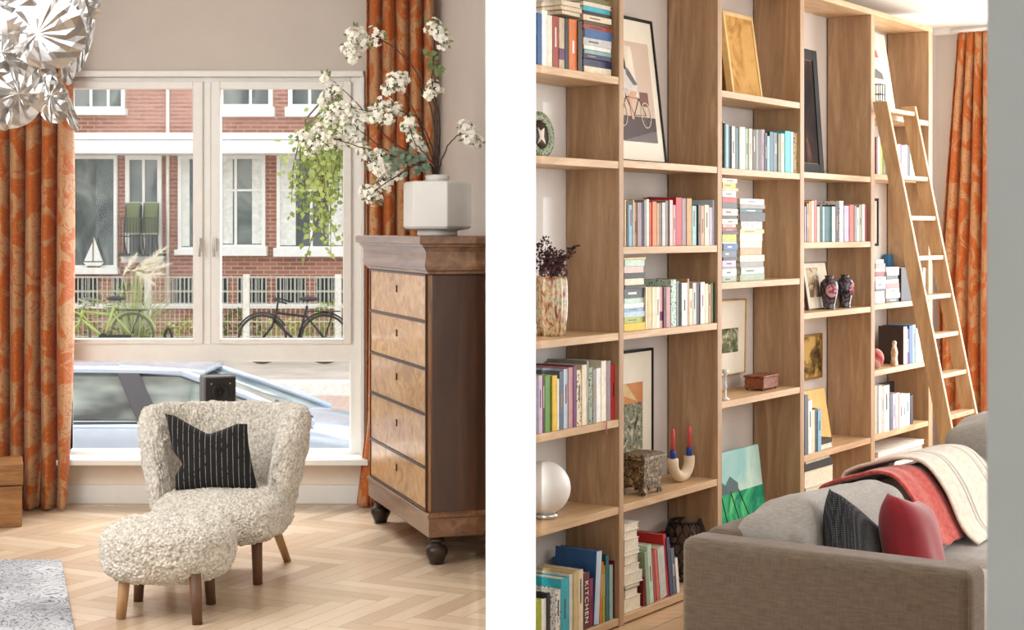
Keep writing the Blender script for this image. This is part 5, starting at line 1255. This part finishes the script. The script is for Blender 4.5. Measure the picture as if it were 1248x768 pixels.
# two porcelain vases
x = NT('dark_flowered_porcelain'); n1 = x.noise(x.coord(), 60, 3, .6, 1); x.color(x.ramp(n1, [(.4, (24, 24, 40)), (.52, (44, 40, 58)), (.6, (116, 96, 106)), (.7, (60, 80, 80))])); DPO = x.set(.15, coat=.5)
hv = zat(1010, 336, -.06)-Z['D3']
for i, (px_c, yy, lab) in enumerate(((1010.5, .06, 'left of the two dark porcelain vases with pink medallions'), (1029.5, .07, 'right of the two dark porcelain vases with pink medallions'))):
    t = thing('porcelain_vase', lab, 'vase', at(px_c, yy, Z['D3']), RA-math.radians(8), 'pair of porcelain vases')
    k = hv; pr = [(.20*k, 0), (.19*k, .02*k), (.17*k, .06*k), (.19*k, .2*k), (.245*k, .45*k), (.27*k, .66*k), (.25*k, .8*k), (.17*k, .89*k), (.12*k, .92*k), (.125*k, .97*k), (.155*k, 1.0*k), (.11*k, .99*k)]
    MB().lathe(pr, 32).build('body', DPO, t)
    def med(u, v, k=k):
        a = 2*PI*u; rr = .17*k*v; xx, zz_ = rr*math.cos(a), .56*k+rr*math.sin(a)*1.15
        rad = .262*k*(1-.0*v); yy_ = -math.sqrt(max(1e-6, rad*rad-xx*xx))-.0015
        return (xx, yy_, zz_)
    ang = math.radians(-42 if i == 0 else 8)
    MB().grid(med, 24, 6, closed_u=True, M=Matrix.Rotation(ang, 4, 'Z')).build('medallion', art('pink_medallion', [(.42, (120, 50, 70)), (.5, (196, 140, 150)), (.7, (210, 168, 172))], 40, 1), t, solid=.002)
# upper right little wire lantern
wl = thing('wire_lantern', 'tiny black wire glass holder at the left end of the topmost right shelf', 'holder', at(1071.5, .02, Z['E1']), RA)
m = MB(); hw = .032; hl = zat(1070, 103, -.02)-Z['E1']
for sx in (-hw, 0, hw):
    for sy in (-.018, .018): m.tube([(sx, sy, 0), (sx, sy, hl)], .0022, 5)
for z_ in (.002, hl*.33, hl*.66, hl): m.tube([(-hw, -.018, z_), (hw, -.018, z_), (hw, .018, z_), (-hw, .018, z_), (-hw, -.018, z_)], .0022, 5)
m.build('cage', plain((30, 28, 28), .4), wl); MB().lathe([(.014, .004), (.015, hl*.45), (.012, hl*.45), (.012, .006)], 16).build('glass_insert', plain((190, 200, 204), .1), wl)
bl = thing('shell_ball', 'pink and white round shell ornament at the left of the shelf', 'ornament', at(1067.5, .05, Z['E4']), RA)
MB().ball((0, 0, .05), .05, 24, 14, (.8, .8, 1)).build('shell', art('pink_shell', [(.4, (186, 84, 84)), (.5, (226, 186, 180)), (.65, (240, 230, 224))], 7, 1), bl)
fg = thing('figurine', 'small white standing figurine in front of the dark brown book', 'figurine', at(1090, .03, Z['E4']), RA)
MB().lathe([(.024, 0), (.026, .01), (.02, .04), (.024, .07), (.016, .095), (.012, .102), (.016, .112), (.014, .124), (.001, .13)], 20, Matrix.Diagonal((1, .7, 1, 1))).build('body', art('white_tan_glaze', [(.4, (186, 150, 110)), (.55, (240, 236, 228))], 9), fg)
ml = zat(995, 580)
sz_ = Z['D5']
pz = stack('D5', 981, 1014, [(24,'charcoal','w'),(20,'silver','w'),(22,'black','w'),(20,'white','w'),(9,'black'),(6,'white','w'),(6,'black'),(6,'white','w'),(6,'black')], 'pile below the yellow panel', z0=Z['D5'])
rib = thing('ribbon', 'short red bookmark ribbon hanging over the edge above the globe lamp', 'ribbon', Rw(tfx(737, 0), .002, Z['A4']), RA)
MB().add([(0, .012, .002), (.008, .012, .002), (.009, -.003, .002), (.001, -.003, .002), (.006, -.004, -.02), (-.002, -.004, -.02), (.010, -.003, -.045), (.002, -.003, -.045)], [(0, 1, 2, 3), (3, 2, 4, 5), (5, 4, 6, 7)]).build('strip', plain((150, 24, 28), .5), rib, solid=.001)

# ================================================================== LADDER, SOFA, RIGHT CURTAIN
LAD = wood('pale_ladder_wood', (178, 138, 96), (218, 182, 138), 'z', .9, .5)
tl0, tl1 = 2.392, 2.80; vtop, vft, ztop_ = .012, .44, 2.085
ld = thing('library_ladder', 'pale wooden library ladder leaning against the bookcase', 'ladder', Rw(tl0, 0, 0), RA)
# local x = along bookcase, y = -v
ang = math.atan2(vft-vtop, ztop_); Ln = math.hypot(vft-vtop, ztop_); rw = .075; rt = .026
def rail(x0):
    m = MB(); dy, dz = (vft-vtop)/Ln, ztop_/Ln
    c = [(-vft, 0), (-vtop, ztop_)]
    nx, nz = -dz*rw, -dy*rw
    # plan: quad in y,z pushed along x
    pts = [(-vft, 0), (-vft-rw*.98, 0), (-vtop-rw*dz, ztop_-rw*dy*0), (-vtop, ztop_)]
    vs = [(x0, y, z) for y, z in pts]+[(x0+rt, y, z) for y, z in pts]
    return m.add(vs, [(0, 1, 2, 3), (7, 6, 5, 4), (0, 4, 5, 1), (1, 5, 6, 2), (2, 6, 7, 3), (3, 7, 4, 0)])
W_ = tl1-tl0
rail(0).build('side_rail', LAD, ld, bevel=.003); rail(W_-rt).build('side_rail', LAD, ld, bevel=.003)
Yl = 7.75
for py in (140, 214, 263, 312, 360, 408, 457, 508, 560, 612, 664):
    z = CAMZ-(py-HY)*(7.9-.0008*(py-140))/F
    if py == 140: z = ztop_-.03
    if z < .08: continue
    f = z/ztop_; vc = vft+(vtop-vft)*f
    MB().box(rt, W_-rt, -vc-rw*.92, -vc-.006, z-.022, z).build('rung', LAD, ld, bevel=.002)

# ---- sofa : frame with local x = along the bookcase direction, y = -v (toward the bookcase)
SU, SV = -1.228, .905
M = Matrix.Translation(Rw(SU, SV, 0)) @ Matrix.Rotation(RA, 4, 'Z')
x = NT('grey_brown_linen'); wv = x.noise(x.coord((1, 1, 9)), 22, 3, .6); wf = x.noise(x.coord((9, 9, 1)), 30, 2)
f = x.m_('ADD', x.m_('MULTIPLY', wv, .6), x.m_('MULTIPLY', wf, .4))
x.color(x.ramp(f, [(.35, (104, 90, 76)), (.65, (130, 115, 98))])); x.bump(f, .25, .002); LIN = x.set(.9, sheen=.2)
x = NT('light_grey_linen'); wv = x.noise(x.coord((4, 4, 20)), 12, 3, .6); big = x.noise(x.coord(), 3, 3)
x.color(x.ramp(x.m_('ADD', x.m_('MULTIPLY', wv, .5), x.m_('MULTIPLY', big, .5)), [(.35, (150, 146, 140)), (.65, (184, 180, 172))])); x.bump(wv, .2, .002); LING = x.set(.9, sheen=.25)
so = thing('sofa', 'long grey linen sofa standing in front of the bookcase', 'sofa', M @ Vector((0, 0, 0)), RA)
SLEN = 2.85; AH = .62; SD = .80
# y negative = away from the bookcase
MB().box(0, .13, -SD, 0, .05, AH).build('armrest', LIN, so, bevel=.028, seg=4)
MB().box(SLEN-.13, SLEN, -SD, 0, .05, AH).build('armrest', LIN, so, bevel=.028, seg=4)
MB().box(.13, SLEN-.13, -.115, 0, .05, AH+.005).build('back_frame', LIN, so, bevel=.03, seg=4)
MB().box(.13, SLEN-.13, -SD+.02, -.115, .08, .26).build('base', LIN, so, bevel=.02, seg=3)
for fx_, fy_ in ((.06, -SD+.06), (.06, -.06), (SLEN-.06, -SD+.06), (SLEN-.06, -.06)):
    MB().box(fx_-.025, fx_+.025, fy_-.025, fy_+.025, 0, .055).build('foot', plain((44, 34, 28), .4), so, bevel=.003)
def cushion_body(cx_, cy, cz, hx, hy, hz, name, mat, parent, rx=0, e=.28, ez=.5, wr=.016, ry=0):
    m = super_ball((0, 0, 0), hx, hy, hz, e, ez, 64, 36)
    Mx = Matrix.Translation((cx_, cy, cz)) @ Matrix.Rotation(math.radians(ry), 4, 'Y') @ Matrix.Rotation(math.radians(rx), 4, 'X')
    m.v = [tuple(Mx @ Vector(p)) for p in m.v]
    o = m.build(name, mat, parent); mm = o.modifiers.new('weld', 'WELD'); mm.merge_threshold = .0015
    displace(o, T_SOFT, wr*2.4); return o
n = 3; cw = (SLEN-.26)/n
for i in range(n):
    xc = .13+cw*(i+.5)
    cushion_body(xc, -.50, .345, cw/2-.004, .40, .10, 'seat_cushion', LING, so, 0, .18, .4, .008)
    cushion_body(xc, -.215, (.49, .475, .56)[i], cw/2-(.008), (.115, .105, .115)[i], (.205, .20, .225)[i], 'back_cushion', LING, so, -20, .26, .5, .012, (2.5, 0, -2)[i])
SR = M
def sofaP(u, w, z): return SR @ Vector((u, -w, z))
# scatter cushions on the sofa
def sofacush(label, u, w, z, wd, hg, th, mat, rot, group=None):
    t = thing('scatter_cushion', label, 'cushion', sofaP(u, w, z)); t.rotation_euler = rot
    pillow(MB(), wd, hg, th, .10).build('cover', mat, t); return t
x = NT('charcoal_dotted_weave'); vo = x.n('ShaderNodeTexVoronoi'); vo.inputs['Scale'].default_value = 150; vo.inputs['Randomness'].default_value = .1; x.L(x.coord(), vo.inputs['Vector'])
x.color(x.ramp(vo.outputs['Distance'], [(.3, (92, 92, 92)), (.45, (36, 38, 42))])); CHW = x.set(.9)
REDV = plain((150, 20, 34), .85, var=.1, scale=9, name='crimson_velvet', sheen=.5)
sofacush('charcoal dotted scatter cushion resting against the nearest sofa back cushion', .36, .36, .555, .30, .27, .12, CHW, (math.radians(-20), math.radians(30), RA-math.radians(8)))
sofacush('crimson red velvet scatter cushion beside the charcoal one', .50, .47, .555, .30, .30, .14, REDV, (math.radians(-14), math.radians(12), RA+math.radians(4)))
sofacush('red scatter cushion at the far end of the sofa by the curtain', 2.42, .40, .60, .36, .36, .14, plain((160, 44, 48), .85), (math.radians(-12), math.radians(0), RA-math.radians(40)))
# throws
def throw(name, label, path, u0, u1, mat, skew=.0, fringe=True, flare=.0, stripes=None):
    t = thing(name, label, 'blanket', sofaP((u0+u1)/2, .1, .62), RA)
    Mi = (Matrix.Translation(sofaP((u0+u1)/2, .1, .62)) @ Matrix.Rotation(RA, 4, 'Z')).inverted() @ SR
    # resample path
    pp = [Vector((0, -w, z)) for w, z in path]; seg = [(pp[i+1]-pp[i]).length for i in range(len(pp)-1)]; tot = sum(seg)
    def at_(s):
        s *= tot; i = 0
        while i < len(seg)-1 and s > seg[i]: s -= seg[i]; i += 1
        p0 = pp[max(0, i-1)]; p1 = pp[i]; p2 = pp[i+1]; p3 = pp[min(len(pp)-1, i+2)]; u = min(1, s/seg[i])
        return .5*((2*p1)+(p2-p0)*u+(2*p0-5*p1+4*p2-p3)*u*u+(3*p1-p0-3*p2+p3)*u**3)
    def fn(a, b):
        p = at_(b); x_ = u0+(u1-u0)*a*(1+flare*b)+skew*b
        q = Vector((x_, p.y, p.z+.004*math.sin(a*14+b*5)+.006*math.sin(a*5+2*b)))
        return tuple(Mi @ q)
    m = MB().grid(fn, 28, 44); o = m.build('cloth', mat, t)
    ul = o.data.uv_layers.new(name='UVMap')
    for l in o.data.loops:
        i, j = divmod(l.vertex_index, 44); ul.data[l.index].uv = (i/27, j/43)
    mm = o.modifiers.new('thick', 'SOLIDIFY'); mm.thickness = .012; mm.offset = 1
    mm = o.modifiers.new('sub', 'SUBSURF'); mm.levels = 1; mm.render_levels = 1
    return t
x = NT('coral_wool'); n1 = x.noise(x.coord(), 60, 3, .7); x.color(x.ramp(n1, [(.35, (186, 62, 54)), (.65, (214, 96, 84))])); x.bump(n1, .5, .004); CORW = x.set(.95, sheen=.4)
x = NT('cream_striped_wool'); uvn = x.n('ShaderNodeUVMap'); sx_ = x.n('ShaderNodeSeparateXYZ'); x.L(uvn.outputs[0], sx_.inputs[0]); U = sx_.outputs[0]
tot = None
for c0, w0 in ((.30, .012), (.345, .006), (.375, .012), (.80, .010), (.84, .006), (.93, .010)):
    l = x.m_('LESS_THAN', x.m_('ABSOLUTE', x.m_('SUBTRACT', U, c0)), w0); tot = l if tot is None else x.m_('ADD', tot, l)
n1 = x.noise(x.coord(), 50, 3, .7)
x.color(x.mix(x.m_('MULTIPLY', tot, .75), x.ramp(n1, [(.35, (214, 204, 184)), (.65, (236, 228, 212))]), (92, 82, 74))); x.bump(n1, .5, .004); CRW2 = x.set(.95, sheen=.4)
P1 = [(-.015, .45), (-.018, .60), (.02, .64), (.09, .665), (.17, .69), (.24, .68), (.30, .61), (.345, .52), (.37, .47)]
throw('throw_blanket', 'folded coral red wool throw hanging over the sofa back', P1, .93, 1.18, CORW, .06)
P2 = [(-.03, .40), (-.03, .61), (.0, .655), (.08, .685), (.17, .71), (.255, .70), (.325, .62), (.38, .50), (.43, .455)]
throw('throw_blanket', 'cream wool throw with thin dark stripes draped over the sofa back', P2, 1.15, 1.62, CRW2, .05)

# ---- right curtain along the far wall
MRC = Matrix.Translation(Rw(3.93, .02, 0)) @ Matrix.Rotation(RA-PI/2, 4, 'Z')
vL, vR = -.20, .10
curtain('curtain', 'orange patterned curtain beyond the ladder in the right room', MRC, vL-.02, vR+.05, 2.585, .01, 5, .034,
        lambda v: (.035*(1-min(1, v*1.8)), .62+.40*min(1, v*1.9)), 1.1, 21, header=1)
